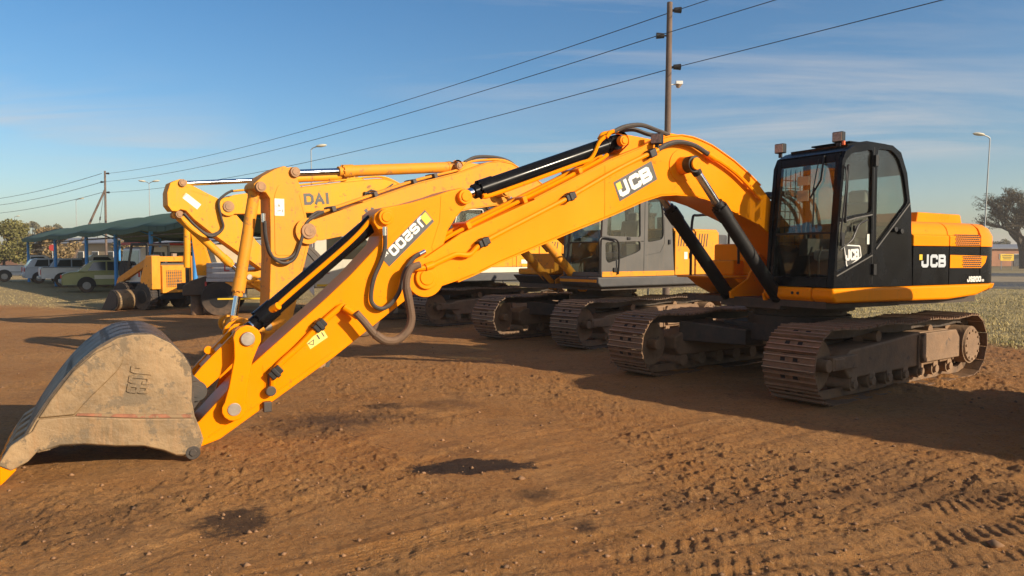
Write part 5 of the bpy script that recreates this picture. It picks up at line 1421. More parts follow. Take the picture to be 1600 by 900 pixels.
# ------------------------------------------------------------------ hills
def ridge(name, d, x0, x1, h, seed, mat, depth=120):
    n = 120; V = []; 
    for j, (q, f) in enumerate(((0, 0), (depth * .35, .75), (depth * .7, 1.0), (depth * 1.4, .4), (depth * 2, -.1))):
        for i in range(n + 1):
            x = x0 + (x1 - x0) * i / n; e = math.sin(math.pi * i / n) ** .5
            hh = h * e * (.55 + .75 * float(fbm(np.array([x * .004 + seed]), np.array([.3]), 4, seed)[0]))
            V.append((x, d + q, hh * f - .5))
    F = [(j * (n + 1) + i, j * (n + 1) + i + 1, (j + 1) * (n + 1) + i + 1, (j + 1) * (n + 1) + i) for j in range(4) for i in range(n)]
    o = obj(name, mesh_np(name, np.array(V), np.array(F), mat, True)); tag(o, kind='structure'); return o
hm = pm('hazy_hill_scrub', (.17, .145, .105), .95, var=.25, vs=.02, spec=.1)
ridge('hill', 900, -1100, 200, 19, 3, hm)
ridge('hill', 1300, -200, 1600, 21, 5, hm)
ridge('hill', 520, -460, -140, 9, 8, hm, 60)

# ------------------------------------------------------------------ poles, lamps and wires
M['wood'] = pm('weathered_pole_wood', (.145, .10, .075), .9, var=.25, vs=3, streak=.5, dcol=(.10, .07, .05), bump=.3, bs=20)
M['galv'] = pm('galvanised_steel', (.30, .30, .29), .5, metal=.5, var=.12)
M['wire'] = pm('black_wire', (.03, .03, .03), .7)
POLES = [(5.55, 26.7), (-43.2, 78.8), (46.9, -31.0), (-104, 131)]
ARM = [(10.35, .22, 1), (9.45, -.24, 1), (8.35, .22, 1)]
ptop = []
for i, (x, y) in enumerate(POLES[:3]):
    lab = ('tall wooden power pole behind the nearest excavator boom', 'distant power pole with a slanting wooden strut above the carport', 'wooden power pole standing behind the photographer')[i]
    t = thing('power_pole', (x, y, 0), 0, lab, 'power pole', 'wooden power poles')
    b = MB(); b.tube([(.02, 0, -.3), (.0, 0, 3), (.03, 0, 7), (.06, 0, 10.62)], [.13, .122, .11, .098], 14); b.build('pole', 'wood', t)
    for z, dx, s in ARM:
        b = MB(); b.cyl((.05, -.0, z), (.05 + dx * 1.0, 0, z), .03, n=8); b.cyl((.05 + dx * .75, 0, z), (.05 + dx * 1.9, 0, z - .0), .085, .11, n=12); b.build('insulator', 'black_matt', t)
    if i == 0:
        b = MB(); b.tube([(.1, 0, 7.72), (.28, 0, 7.74), (.36, 0, 7.74)], .025, 8); b.box((.42, 0, 7.79), (.24, .16, .12)); lf = b.build('floodlight', 'white', t, bevel=.02)
        b = MB(); b.cyl((.40, 0, 7.73), (.38, 0, 7.62), .12, .06, n=16); b.build('lamp_lens', 'lamp', lf)
    if i == 1:
        b = MB(); b.tube([(0, 0, 8.6), (-3.9, -.5, -.1)], [.10, .14], 10); b.build('strut', 'wood', t)
        b = MB(); b.tube([(-.1, 0, 8.3), (-1.1, .3, 3.4)], .02, 5); b.cyl((-.62, .15, 5.8), (-.7, .17, 5.4), .07, n=8); b.build('stay_wire', 'wire', t)
def wire(a, b_, sag, n=26):
    P = []
    for i in range(n + 1):
        t = i / n; p = Vector(a).lerp(Vector(b_), t); p.z -= sag * 4 * t * (1 - t); P.append(p)
    return P
W_ = ('top', 'middle', 'lowest')
for k, (z, dx, s) in enumerate(ARM):
    w = MB()
    w.tube(wire((POLES[0][0] + dx * 1.5, POLES[0][1], z), (POLES[1][0] + dx * 1.5, POLES[1][1], z), .9), .016, 5)
    tag(w.build('power_line', 'wire'), '%s black power line running from the near pole to the distant pole' % W_[k], 'power line', 'power lines')
    w = MB(); w.tube(wire((POLES[0][0] + dx * 1.5, POLES[0][1], z), (POLES[2][0] + dx * 1.5, POLES[2][1], z), .3), .014, 5)
    tag(w.build('power_line', 'wire'), '%s black power line leaving the near pole to the upper right' % W_[k], 'power line', 'power lines')
    w = MB(); w.tube(wire((POLES[1][0] - .3, POLES[1][1], z), (POLES[3][0], POLES[3][1], z + 1.0), 1.3), .026, 5)
    tag(w.build('power_line', 'wire'), '%s power line from the distant pole to the left edge' % W_[k], 'power line', 'power lines')
def street_lamp(x, y, H, sgn, label, dbl=False, lean=0.0):
    t = thing('street_lamp', (x, y, 0), 0, label, 'street lamp', 'street lamps along the road')
    b = MB(); b.tube([(0, 0, -.2), (lean * .5, 0, H * .5), (lean, 0, H - .1)], [.05, .042, .03], 10); b.build('post', 'galv', t)
    for s in ((1, -1) if dbl else (sgn,)):
        b = MB(); b.tube([(lean, 0, H - .12), (lean + s * .15, 0, H), (lean + s * .45, 0, H + .1)], .035, 8); b.build('arm', 'galv', t)
        b = MB(); b.shell([[(lean + s * (.35 + q), math.sin(a) * w * .18, H + .1 + q * .12 + math.cos(a) * w * .10) for a in np.linspace(0, 2 * np.pi, 12, endpoint=False)] for q, w in ((0, .35), (.1, .8), (.3, 1), (.55, .9), (.7, .3))]); b.build('lamp_head', 'cream', t)
street_lamp(28.9, 45.5, 8.9, -1, 'slender street lamp at right beside the bare tree', lean=.30)
street_lamp(-13.55, 50.2, 8.9, 1, 'street lamp above the far excavator booms')
street_lamp(-36.0, 73.7, 8.9, 1, 'street lamp above the carport roof', dbl=True)
street_lamp(-56.4, 96, 8.9, 1, 'small street lamp left of the strutted power pole')
street_lamp(-92.6, 138, 8.9, 1, 'smallest street lamp at the far left')

# wire fence behind the machines
M['fence'] = pm('dark_fence_steel', (.05, .045, .04), .7, var=.2)
fp = [(13.4, 25.2), (9.55, 26.4), (5.05, 27.4), (-.35, 29.2), (-5.5, 31.0), (17.5, 23.9), (22, 22.6)]
fp.sort()
for i, (x, y) in enumerate(fp):
    b = MB(); b.tube([(x, y, -.1), (x + .01, y, 1.30)], .035, 8)
    tag(b.build('fence_post', 'fence'), 'thin dark steel fence post in the dry grass, %s from the left' % ('first', 'second', 'third', 'fourth', 'fifth', 'sixth', 'seventh')[i], 'fence post', 'fence posts in the grass')
for j, z in enumerate((.35, .75, 1.15)):
    b = MB(); b.tube([(x, y, z) for x, y in fp], .004, 4)
    tag(b.build('fence_wire', 'fence'), '%s strand of wire between the fence posts in the grass' % ('lowest', 'middle', 'top')[j], 'wire', 'fence wires')

# ------------------------------------------------------------------ shade carport
M['net'] = pm('green_shade_net', (.055, .105, .075), .75, var=.18, vs=.8, dust=.35, dcol=(.10, .10, .06), spec=.2)
M['blue'] = pm('blue_post_paint', (.03, .25, .62), .5, var=.15, dust=.25)
cp = thing('carport', (0, 0, 0), 0, 'long shade carport with green net roof on blue posts over parked cars', 'carport')
ROW = [(-30.2, 46.2), (-24.0, 38.9), (-19.2, 33.4), (-15.9, 29.7), (-12.75, 26.15), (-9.6, 22.6), (-6.45, 19.05)]
ROW = [(x, y) for x, y in ROW[:5]] + [(-9.75, 22.75), (-6.9, 22.0)]
ROW = ROW[:6]
DPT = np.array([.74, .67]) * 5.2
for i, (x, y) in enumerate(ROW):
    bx, by = x + DPT[0], y + DPT[1]
    b = MB(); b.tube([(x, y, -.1), (x, y, 2.62)], .075, 10); b.build('post', 'blue', cp)
    b = MB(); b.tube([(bx, by, -.1), (bx, by, 2.62)], .075, 10); b.build('post', 'blue', cp)
    b = MB(); b.tube([(x + DPT[0] * t, y + DPT[1] * t, 2.62 + .72 * math.sin(math.pi * t) - .03) for t in np.linspace(0, 1, 14)], .04, 8); b.build('roof_hoop', 'blue', cp)
    if i: 
        for (p, q) in ((ROW[i - 1], (x, y)), ((ROW[i - 1][0] + DPT[0], ROW[i - 1][1] + DPT[1]), (bx, by))):
            b = MB(); b.tube([(p[0], p[1], 2.34), (q[0], q[1], 2.34)], .03, 6); b.build('rail', 'black_matt', cp)
V, F = [], []
nb, ntt = 10, 14
cols = []
for i in range(len(ROW) - 1):
    for k in range(nb + (1 if i == len(ROW) - 2 else 0)):
        f = k / nb; cols.append((ROW[i][0] * (1 - f) + ROW[i + 1][0] * f, ROW[i][1] * (1 - f) + ROW[i + 1][1] * f, math.sin(math.pi * f)))
for (x, y, sgv) in cols:
    for j in range(ntt + 1):
        t = j / ntt; ov = -.06 + 1.12 * t
        z = 2.66 + .75 * math.sin(math.pi * t) - .20 * sgv * (.45 + .55 * math.sin(math.pi * t)) + .03 * random.uniform(-1, 1) * .3
        V.append((x + DPT[0] * ov, y + DPT[1] * ov, z))
nc = len(cols)
F = [(i * (ntt + 1) + j, i * (ntt + 1) + j + 1, (i + 1) * (ntt + 1) + j + 1, (i + 1) * (ntt + 1) + j) for i in range(nc - 1) for j in range(ntt)]
ro = obj('net_roof', mesh_np('net_roof', np.array(V), np.array(F), M['net'], True), cp)
so_ = ro.modifiers.new('thick', 'SOLIDIFY'); so_.thickness = .02
for rowj in (0, ntt):
    b = MB()
    for i in range(nc - 1):
        a = V[i * (ntt + 1) + rowj]; c = V[(i + 1) * (ntt + 1) + rowj]
        b.add([(a[0], a[1], a[2] + .005), (c[0], c[1], c[2] + .005), (c[0], c[1], c[2] - .16), (a[0], a[1], a[2] - .16)], [(0, 1, 2, 3)])
    hv = b.build('net_hem', 'net', cp, smooth=0, join=True); so2 = hv.modifiers.new('thick', 'SOLIDIFY'); so2.thickness = .01

# ------------------------------------------------------------------ vehicles
def wheel(parent, x, y, r, w, s):
    b = MB(); b.cyl((x, y, r), (x, y + s * w, r), r * .97, n=24); b.cyl((x, y + s * w * .1, r), (x, y + s * w * .9, r), r, n=24)
    o = b.build('wheel', 'rubber', parent, bevel=.02)
    b = MB(); b.cyl((x, y + s * w * .9, r), (x, y + s * (w + .012), r), r * .56, r * .52, n=20); b.cyl((x, y + s * w, r), (x, y + s * (w + .03), r), r * .18, n=12); b.build('rim', 'rim', o)
def car(name, loc, head, style, col, label, L=4.3, W=1.68, group='vehicles parked at the carport'):
    """x forward from the rear bumper (0) to the nose (L), centre line y = 0"""
    t = thing(name, (loc[0], loc[1], 0), R(head), label, {'sedan': 'car', 'hatch': 'car', 'pickup': 'pickup truck', 'suv': 'off-road car'}[style], group)
    mt = pm(name + '_paint', col, .32, var=.06, coat=.4, dust=.25, dcol=(.35, .28, .2))
    hwid = W / 2
    if style == 'sedan':
        low = [(.02, .34), (.0, .62), (.05, .80), (.35, .90), (1.05, .93), (2.9, .92), (3.3, .90), (L - .15, .80), (L, .62), (L - .02, .34)]
        gh = [(.62, .92), (1.10, 1.36), (1.35, 1.41), (2.15, 1.42), (2.4, 1.38), (3.05, .90)]; wins = [[(1.0, .97), (1.22, 1.33), (1.70, 1.36), (1.70, .97)], [(1.76, .97), (1.76, 1.36), (2.14, 1.36), (2.34, 1.32), (2.78, .97)]]; axles = (.95, 3.45); zr = .31
    elif style == 'hatch':
        low = [(.02, .32), (0, .6), (.05, .9), (.2, .95), (2.9, .94), (L - .2, .82), (L, .6), (L - .02, .32)]
        gh = [(.08, .93), (.42, 1.42), (.7, 1.48), (1.9, 1.47), (2.2, 1.42), (2.95, .93)]; wins = [[(.50, 1.0), (.66, 1.38), (1.20, 1.40), (1.20, 1.0)], [(1.26, 1.0), (1.26, 1.40), (1.95, 1.38), (2.6, 1.0)]]; axles = (.72, 3.1); zr = .30
    elif style == 'pickup':
        low = [(.0, .46), (0, 1.02), (2.05, 1.02), (2.1, 1.06), (3.6, 1.05), (L - .3, .98), (L, .80), (L, .44)]
        gh = [(2.1, 1.03), (2.2, 1.60), (2.4, 1.66), (3.05, 1.66), (3.2, 1.62), (3.75, 1.04)]; wins = [[(2.30, 1.10), (2.36, 1.55), (3.02, 1.57), (3.50, 1.10)]]; axles = (.95, L - .85); zr = .34
    else:
        low = [(.0, .50), (0, 1.16), (3.0, 1.16), (3.05, 1.12), (L - .1, 1.10), (L, .95), (L, .48)]
        gh = [(.0, 1.15), (.05, 1.88), (.15, 1.96), (2.75, 1.96), (2.9, 1.9), (3.12, 1.14)]; wins = [[(.22, 1.28), (.25, 1.76), (.95, 1.76), (.95, 1.28)], [(1.08, 1.28), (1.08, 1.76), (1.82, 1.76), (1.82, 1.28)], [(1.95, 1.28), (1.95, 1.76), (2.72, 1.76), (2.86, 1.28)]]; axles = (.85, 3.25); zr = .38
    # body: lower prism with wheel arches cut as dark liners, sides tucked in slightly
    b = MB()
    rings = [[(x, y, z) for x, z in low] for y in (-hwid * .96, -hwid, hwid, hwid * .96)]
    rings[0] = [(x + (.03 if x < L / 2 else -.03), -hwid * .94, z - .02 * (z > .8)) for x, z in low]; rings[3] = [(x + (.03 if x < L / 2 else -.03), hwid * .94, z - .02 * (z > .8)) for x, z in low]
    rings[1] = [(x, -hwid * .985, z) for x, z in low]; rings[2] = [(x, hwid * .985, z) for x, z in low]
    b.shell(rings); bd = b.build('body', mt, t, bevel=.03, smooth=50)
    b = MB(); g0 = [(x, z) for x, z in gh]; inx = hwid * .86
    b.shell([[(x, -(hwid * .95 if z < 1.2 else inx), z) for x, z in g0], [(x, (hwid * .95 if z < 1.2 else inx), z) for x, z in g0]])
    b.build('cabin', mt, t, bevel=.03, smooth=50)
    for wpoly in wins:
        for s in (1, -1):
            b = MB(); f = lambda z: hwid * .95 + (inx - hwid * .95) * max(0, min(1, (z - gh[0][1]) / (max(q[1] for q in gh) - gh[0][1])))
            mx = max(z for x, z in wpoly); 
            v = [(x, s * (f(z) + .004), z) for x, z in wpoly] + [(x, s * (f(z) - .03), z) for x, z in wpoly]; k = len(wpoly)
            b.add(v, [tuple(range(k)), tuple(range(k, 2 * k))[::-1]] + [(i, (i + 1) % k, k + (i + 1) % k, k + i) for i in range(k)]); b.build('side_window', 'carglass', t, smooth=0)
    for (i, j, nm, sg) in ((0, 1, 'rear_window', -1), (-1, -2, 'windscreen', 1)):
        (xa, za), (xb, zb) = gh[i], gh[j]; d = Vector((xb - xa, zb - za)); nn = Vector((d.y, -d.x)).normalized() * (.008 if sg > 0 else -.008)
        nn = Vector((abs(nn.x) * sg, abs(nn.y)))
        p, q = Vector((xa, za)) + d * .14 + nn, Vector((xa, za)) + d * .90 + nn
        b = MB(); w0, w1 = hwid * .80, inx * .88
        b.add([(p.x, -w0, p.y), (p.x, w0, p.y), (q.x, w1, q.y), (q.x, -w1, q.y), (p.x - sg * .03, -w0, p.y - .02), (p.x - sg * .03, w0, p.y - .02), (q.x - sg * .03, w1, q.y - .02), (q.x - sg * .03, -w1, q.y - .02)], [(0, 1, 2, 3), (7, 6, 5, 4), (0, 4, 5, 1), (1, 5, 6, 2), (2, 6, 7, 3), (3, 7, 4, 0)]); b.build(nm, 'carglass', t, smooth=0)
    for x in axles:
        for s in (1, -1):
            b = MB(); b.prism(arc(x, zr + .03, zr * 1.18, -10, 190, 12), s * (hwid - .25), s * (hwid + .006)); b.build('wheel_arch', 'black_matt', t, smooth=0)
            wheel(t, x, s * (hwid - .20), zr, .20, s)
    b = MB(); b.box((-.03, 0, .50), (.12, W * .96, .14)); b.build('rear_bumper', 'galv' if style in ('sedan', 'pickup') else mt, t, bevel=.03)
    b = MB(); b.box((L + .02, 0, .48), (.12, W * .96, .16)); b.build('front_bumper', 'galv' if style == 'sedan' else 'black_matt', t, bevel=.03)
    zt = {'sedan': .70, 'hatch': .82, 'pickup': .78, 'suv': .95}[style]
    for s in (1, -1):
        b = MB(); b.box((.0, s * (hwid - .12), zt), (.05, .17 if style == 'sedan' else .12, .13 if style == 'sedan' else .26)); b.build('tail_light', 'red_lens', t, bevel=.01)
        b = MB(); b.box((L - .06, s * (hwid - .25), .70 if style != 'suv' else .9), (.08, .2, .15)); b.build('headlight', 'lamp', t, bevel=.02)
    b = MB(); b.box((-.095, 0, .52), (.012, .44, .11)); b.build('number_plate', 'cream', t)
    for s in (1, -1):
        b = MB(); b.box((L * .5, s * (hwid * .985 + .004), .62), (L * .5, .01, .025)); b.build('side_trim', 'galv' if style == 'sedan' else 'black_matt', t)
        for xd in ((1.85, 2.75) if style in ('sedan', 'hatch', 'suv') else (2.6,)):
            b = MB(); b.box((xd, s * (hwid * .985 + .006), .84 if style != 'pickup' else .95), (.12, .02, .025)); b.build('door_handle', 'galv', t)
        b = MB(); b.box((axles[1] - 1.0 + .35, s * (hwid + .09), 1.0 if style in ('sedan', 'hatch') else 1.2), (.10, .16, .11)); b.build('wing_mirror', 'black_matt', t, bevel=.02)
    if style == 'pickup':
        b = MB(); b.box((1.03, 0, 1.022), (1.85, W - .2, .012)); b.build('load_bed', 'inside', t)
        b = MB(); b.box((-.012, 0, .80), (.02, W - .34, .30)); b.build('tailgate', mt, t, bevel=.01)
    if style == 'suv':
        b = MB(); b.cyl((-.20, .2, 1.05), (-.02, .2, 1.05), .38, n=24); b.cyl((-.22, .2, 1.05), (-.2, .2, 1.05), .2, n=16); b.build('spare_wheel', 'rubber', t, bevel=.03)
        b = MB()
        for y in (-.7, .7): b.tube([(.0, y, 2.08), (2.9, y, 2.08)], .04, 8)
        for x in np.linspace(0, 2.9, 6): b.tube([(x, -.7, 2.07), (x, .7, 2.07)], .025, 6)
        b.box((.02, 0, 2.08), (.08, 1.5, .10)); b.build('roof_rack', 'red_roof', t)
    return t
M['carglass'] = pm('dark_car_window', (.03, .04, .045), .06, var=.1, spec=.9, coat=.5)
CA = 32.0
def place(px, d): return ((px - 800) / 1155.0 * d, d)
car('sedan_car', place(95, 32.6), CA, 'sedan', (.30, .31, .12), 'olive green vintage sedan with cream side panel under the carport', 4.5, 1.66)
car('pickup_truck', place(62, 38.0), CA + 4, 'pickup', (.58, .60, .60), 'white pickup left of the green sedan, tailgate towards the camera', 4.7, 1.66)
car('pickup_truck', place(128, 38.5), CA + 3, 'pickup', (.20, .215, .19), 'grey pickup with dark load rails behind the green sedan', 4.7, 1.66)
car('hatchback_car', place(72, 42.5), CA + 2, 'hatch', (.36, .47, .60), 'pale blue hatchback behind the white pickup', 4.0, 1.62)
car('hatchback_car', place(36, 43.5), CA + 6, 'hatch', (.50, .55, .60), 'silver hatchback with red tail light beside the end post of the carport', 4.1, 1.64)
car('pickup_truck', place(-22, 46), CA + 2, 'pickup', (.66, .67, .66), 'white pickup at the far left edge', 4.8, 1.7)
lr = car('off_road_car', place(204, 28.2), 50, 'suv', (.52, .51, .48), 'white boxy off-road car with red roof rack and spare wheel behind the loader', 4.4, 1.75)
b = MB()
for i in range(6):
    b.tube([(0, -.7 + i * .28, 1.05), (0, -.7 + i * .28, 1.5)], .02, 6)
b.tube([(0, -.75, 1.5), (0, .75, 1.5)], .025, 6); b.tube([(0, -.75, 1.28), (0, .75, 1.28)], .02, 6)
x, y = place(128, 38.5); rk = b.build('load_rail', 'black_matt'); rk.parent = [o for o in bpy.data.objects if o.get('label', '').startswith('grey pickup')][0]; rk.location = (.1, 0, 0)
sdn = [o for o in bpy.data.objects if o.get('label', '').startswith('olive green vintage')][0]
b = MB(); b.box((2.3, -.822, .68), (2.1, .012, .17)); b.build('side_panel', 'cream', sdn)

# skid-steer loader ---------------------------------------------------------------
sk = thing('skid_steer_loader', (-11.15, 22.85, 0), R(152), 'orange skid-steer loader with rear engine grille, in front of the white off-road car', 'loader')
# local: x forward, rear face at x = -1.0
sk.scale = (1.0, .88, 1.0)
b = MB()
for s in (1, -1):
    b.prism([(-1.0, .62), (-1.0, 1.62), (-.72, 1.62), (-.45, .9), (-.45, .62)], s * .47, s * .80)
sb = b.build('tower', 'yellow_skid', sk, bevel=.02)
b = MB(); b.box((-.72, 0, 1.52), (.4, 1.02, .16)); b.build('cross_member', 'yellow_skid', sk, bevel=.01)
b = MB(); b.prism([(-1.06, .50), (-1.06, 1.30), (-.98, 1.36), (-.3, 1.36), (-.3, .50)], -.455, .455); b.build('engine_door', 'yellow_skid', sk, bevel=.02)
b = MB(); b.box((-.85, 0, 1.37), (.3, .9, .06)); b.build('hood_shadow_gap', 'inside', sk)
b = MB(); b.box((-1.063, 0, .93), (.006, .62, .50)); gr = b.build('grille_back', 'inside', sk)
for i in range(8):
    b = MB(); b.box((-1.075, -.28 + i * .08, .93), (.02, .022, .5)); b.build('grille_bar', 'yellow_skid', sk)
for i in range(6):
    b = MB(); b.box((-1.072, 0, .71 + i * .088), (.012, .62, .018)); b.build('grille_rail', 'yellow_skid', sk)
b = MB(); b.box((-.1, 0, .55), (1.7, 1.0, .5)); b.build('chassis', 'black_matt', sk, bevel=.02)
b = MB()
for s in (1, -1):
    b.ribbon([(-.3, 1.2), (-.3, 1.95), (.35, 1.95), (.6, 1.1)], s * .42 - .03, s * .42 + .03, .06)
b.box((.0, 0, 1.95), (.75, .9, .06)); b.build('cab_cage', 'black_matt', sk, bevel=.01)
b = MB(); b.box((-.05, 0, 1.1), (.5, .5, .3)); b.box((-.22, 0, 1.4), (.1, .5, .5)); b.build('seat', 'inside', sk, bevel=.03)
for s in (1, -1):
    b = MB(); b.prism([(-.9, 1.45), (-.7, 1.6), (.75, .95), (1.05, .35), (.92, .3), (.6, .8)], s * .56, s * .68); b.build('lift_arm', 'yellow_skid', sk, bevel=.01)
    for x in (-.55, .45):
        b = MB(); b.cyl((x, s * .55, .40), (x, s * .82, .40), .40, n=26); b.cyl((x, s * .6, .40), (x, s * .77, .40), .415, n=26)
        for q in range(18):
            a = q / 18 * 2 * math.pi; b.box((x + .405 * math.cos(a), s * .69, .40 + .405 * math.sin(a)), (.05, .24, .04), Matrix.Rotation(-a, 3, 'Y'))
        wl_ = b.build('wheel', 'rubber', sk); b = MB(); b.cyl((x, s * .8, .4), (x, s * .835, .4), .20, n=18); b.build('rim', 'black_matt', wl_)
b = MB(); b.cyl((-.75, .25, 1.3), (-.75, .25, 1.72), .05, n=10); b.build('exhaust', 'black_matt', sk)
b = MB(); b.box((-.85, -.18, 1.64), (.10, .16, .10)); b.build('rear_lamp', 'lamp', sk, bevel=.01)
# loose bucket lying beside it
lb = thing('loader_bucket', (*Gp(212, 483), 0), R(150), 'loose dusty loader bucket on the ground beside the orange loader', 'bucket')
b = MB(); b.ribbon(cr([(.55, .02), (.1, .0), (-.18, .12), (-.22, .38), (-.05, .55), (.12, .58)], 5), -.7, .7, .025); b.build('wrapper', 'bucket', lb, bevel=.004)
for s in (1, -1):
    b = MB(); b.prism([(.55, .02), (.1, .0), (-.18, .12), (-.22, .38), (-.05, .55), (.12, .58)], s * .7, s * .725); b.build('side_plate', 'steel_dark', lb, bevel=.004)

# flatbed truck with a folded yellow crane arm at its rear -------------------------
tk = thing('flatbed_truck', (-8.35, 20.6, 0), R(14), 'grey dropside truck facing right, mostly hidden behind the excavator arms', 'truck')
# local: x forward from the rear (0), left side of the truck is y > 0, the camera sees y < 0
M['board'] = pm('grey_dropside_board', (.40, .41, .43), .6, var=.12, vs=2, dust=.3, streak=.3)
b = MB(); b.box((1.75, 0, .78), (5.2, .8, .16)); b.build('chassis', 'under', tk)
b = MB(); b.box((1.25, 0, .97), (2.55, 1.9, .10)); b.build('load_floor', 'board', tk, bevel=.01)
for i in range(3):
    b = MB(); b.box((1.25, -.95, 1.09 + i * .135), (2.5, .035, .125)); bo_ = b.build('side_board', 'board', tk, bevel=.01)
    b = MB(); b.box((1.25, .95, 1.09 + i * .135), (2.5, .035, .125)); b.build('side_board', 'board', tk, bevel=.01)
    b = MB(); b.box((.0, 0, 1.09 + i * .135), (.035, 1.85, .125)); b.build('tail_board', 'board', tk, bevel=.01)
b = MB()
q, wd = strokes('L4S', .19, .75, .035, .35)
q2, wd2 = strokes('9L', .19, .75, .035, .35)
for qs, xo in ((q, .45), (q2, 1.45)):
    for lv, p in qs: b.add([(xo + a[0], -.972 - .0005 * lv, 1.20 + a[1]) for a in p], [(0, 1, 2, 3)])
b.build('side_lettering', 'red_roof', tk, smooth=0)
b = MB(); b.box((1.2, -.93, .83), (1.5, .03, .16)); b.build('side_marker_panel', 'yellow_skid', tk, bevel=.006)
b = MB(); b.box((1.3, -.95, .46), (2.1, .03, .045)); b.build('underrun_rail', 'yellow_decal', tk, bevel=.006)
b = MB(); b.box((.75, -.75, .62), (.45, .3, .28)); b.box((1.6, -.72, .6), (.5, .34, .34)); b.build('tool_locker', 'galv', tk, bevel=.02)
b = MB(); b.prism([(2.05, .5), (2.0, .9), (2.1, 1.0), (2.6, 1.0), (2.75, .8), (2.75, .5), (2.6, .7), (2.3, .75)], -.98, -.7); b.build('mudguard', 'white', tk, bevel=.02)
for x in (.30, 3.85):
    for s in (1, -1):
        b = MB(); b.cyl((x, s * .62, .47), (x, s * .95, .47), .46, n=26); b.cyl((x, s * .66, .47), (x, s * .92, .47), .475, n=26); w2 = b.build('wheel', 'rubber', tk, bevel=.02)
        b = MB(); b.cyl((x, s * .93, .47), (x, s * .96, .47), .25, n=18); b.build('rim', 'black_matt', w2)  # black rims: the shade on these wheels is put into their colour
b = MB(); b.box((-.05, -.7, .86), (.06, .28, .13)); b.build('tail_light', 'red_lens', tk, bevel=.01)
b = MB(); b.box((-.052, -.66, 1.0), (.05, .2, .05)); b.build('number_lamp', 'white', tk, bevel=.01)
# crane arm
cz = thing('truck_crane', (-8.75, 20.0, 0), R(10), 'folded yellow crane arm with upright ram at the rear of the grey truck', 'crane')
b = MB(); b.prism([(.05, 2.62), (.15, 2.7), (.22, 2.62), (.62, 1.25), (.60, 1.08), (.24, 1.08)], -.11, .11); b.build('arm', 'yellow_c', cz, bevel=.012)
b = MB(); b.cyl((.0, -.15, 1.30), (.02, -.15, 2.50), .085, n=18); b.cyl((.02, -.15, 2.5), (.05, -.12, 2.62), .10, n=18); rm = b.build('ram', 'yellow_c', cz)
b = MB(); b.cyl((.0, -.15, .62), (.0, -.15, 1.32), .045, n=14); b.build('ram_rod', 'steel_dark', rm)
b = MB(); b.prism([(-.12, .55), (-.1, .8), (.1, .95), (.5, 1.08), (.62, .9), (.55, .55)], -.25, .25); b.cyl((.2, 0, .0), (.2, 0, .56), .16, n=16); b.build('mount', 'under', cz, bevel=.03)
# cream cab of the truck
tc_ = MB(); tc_.prism([(2.75, .72), (2.75, 2.25), (2.95, 2.35), (4.0, 2.35), (4.35, 2.2), (4.62, 1.55), (4.68, 1.1), (4.68, .72)], -.93, .93); tcab = tc_.build('cab', 'cream', tk, bevel=.05)
b = MB(); b.prism(rpoly([(3.1, 1.52), (3.1, 2.15), (3.95, 2.15), (4.2, 2.05), (4.42, 1.52)], .06), -.938, -.90); b.build('side_window', 'glass_dark', tcab, smooth=0)
b = MB(); b.add([(4.64, -.82, 1.55), (4.64, .82, 1.55), (4.38, .8, 2.18), (4.38, -.8, 2.18)], [(0, 1, 2, 3)]); b.build('windscreen', 'carglass', tcab, smooth=0)
b = MB(); b.box((3.75, -.936, .80), (1.85, .01, .06)); b.build('cab_stripe', 'yellow_decal', tcab)
b = MB()
q, wd = strokes('9L', .10, .8, .018, .3)
for lv, p in q: b.add([(3.0 + a[0], -.937 - .0005 * lv, 1.12 + a[1]) for a in p], [(0, 1, 2, 3)])
b.build('door_lettering', 'red_roof', tcab, smooth=0)
b = MB(); b.tube(cr([(4.4, -.95, 1.45), (4.5, -1.15, 1.5), (4.5, -1.18, 1.9), (4.4, -.97, 2.0)], 5), .018, 6); b.box((4.5, -1.2, 1.7), (.05, .16, .34)); b.build('mirror', 'black_matt', tcab, bevel=.01)
b = MB(); b.tube([(2.70, -.9, 1.37), (2.70, -.9, 1.75), (2.70, .9, 1.75), (2.70, .9, 1.37)], .022, 6); b.tube([(2.70, -.9, 1.6), (2.70, .9, 1.6)], .018, 6); b.build('headboard_rail', 'white', tk)

# ------------------------------------------------------------------ buildings
M['tan'] = pm('tan_plaster', (.44, .33, .20), .9, var=.12, vs=.4, streak=.25)
M['brick'] = pm('orange_plaster', (.42, .20, .11), .9, var=.15, vs=.5)
M['roofgrey'] = pm('grey_sheet_roof', (.22, .22, .23), .6, var=.12, vs=.5)
M['roofred'] = pm('rusty_roof', (.27, .12, .07), .8, var=.2, vs=.5)
def house(loc, rz, L, D, H, wall, roof, label, nwin=5, pitch=.7):
    t = thing('house', (loc[0], loc[1], -.1), R(rz), label, 'building')
    b = MB(); b.box((0, 0, H / 2), (L, D, H)); b.build('wall', wall, t)
    b = MB(); b.prismx([(-D / 2 - .4, H), (0, H + pitch), (D / 2 + .4, H), (D / 2 + .4, H + .12), (0, H + pitch + .14), (-D / 2 - .4, H + .12)], -L / 2 - .4, L / 2 + .4); b.build('roof', roof, t)
    for i in range(nwin):
        x = -L / 2 + (i + .5) * L / nwin
        b = MB(); b.box((x, -D / 2 - .02, H * .56), (L / nwin * .42, .08, H * .30)); w = b.build('window', 'white', t)
        b = MB(); b.box((x, -D / 2 - .065, H * .56), (L / nwin * .36, .02, H * .25)); b.build('pane', 'carglass', w)
    b = MB(); b.box((L / nwin * .5, -D / 2 - .04, .95), (.9, .06, 1.9)); b.build('door', 'grey_dark', t)
    return t
house((-52, 94), -22, 20, 8, 3.2, 'tan', 'roofgrey', 'long tan building with grey roof seen under the carport roof', 8)
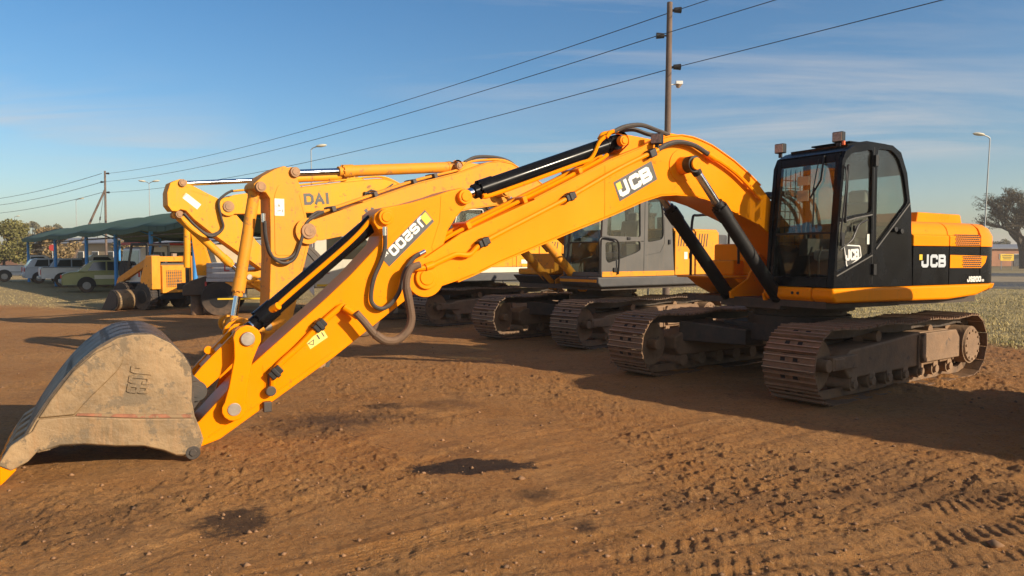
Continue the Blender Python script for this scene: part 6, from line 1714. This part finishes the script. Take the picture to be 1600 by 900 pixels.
house((-36.5, 88), -22, 9, 7, 3.0, 'tan', 'roofgrey', 'short tan building behind the white off-road car', 4)
house((-74, 118), -20, 12, 7, 2.9, 'brick', 'roofred', 'orange house with rusty roof far behind the hatchbacks', 5)
house((-84, 126), -15, 7, 6, 2.8, 'white', 'roofred', 'small white house far behind the left bushes', 3)
house((84, 128), -5, 9, 7, 2.9, 'brick', 'roofgrey', 'orange house with grey roof behind the bare tree', 4)
house((98, 140), -5, 9, 7, 3.0, 'tan', 'roofred', 'tan house at the right edge beyond the road', 4)
house((-25, 120), -20, 16, 8, 3.0, 'tan', 'roofred', 'tan house with red roof hidden behind the excavator arms', 5)
house((14, 130), -12, 13, 8, 3.0, 'tan', 'roofgrey', 'tan house far behind the grey excavator cab', 5)
sg = thing('road_sign', (55.2, 82.5, 0), 0, 'yellow roadside notice board on two posts beside the bare tree trunk', 'sign')
b = MB(); b.box((0, 0, 1.45), (1.5, .05, .75)); bd_ = b.build('board', 'yellow_decal', sg, bevel=.01)
b = MB()
for i in range(3):
    b.box((0, -.03, 1.65 - i * .18), (1.15 - .15 * i, .01, .07))
b.build('board_writing', 'decal_dark', bd_)
for s in (-.6, .6):
    b = MB(); b.tube([(s, .05, 0), (s, .05, 1.8)], .04, 6); b.build('post', 'galv', sg)
rs = thing('stop_sign', (-41.0, 66, 0), 0, 'round red sign on a thin post under the left end of the carport roof', 'sign')
b = MB(); b.cyl((0, -.02, 2.35), (0, .02, 2.35), .30, n=8); b.build('plate', 'red_roof', rs)
b = MB(); b.tube([(0, .05, 0), (0, .05, 2.7)], .035, 6); b.build('post', 'galv', rs)

# ------------------------------------------------------------------ smoky winter air
hz, hn, hl, ho = nt('haze_air')
pv = hn.new('ShaderNodeVolumePrincipled'); hl.new(pv.outputs[0], ho.inputs['Volume'])
pv.inputs['Color'].default_value = (.96, .87, .78, 1); pv.inputs['Density'].default_value = .0008; pv.inputs['Anisotropy'].default_value = .2
hzb = MB(); hzb.box((0, 700, 14), (3600, 2500, 32)); hzo = hzb.build('haze', hz, smooth=0)
tag(hzo, 'thin pale haze low over the land', 'haze', kind='stuff')
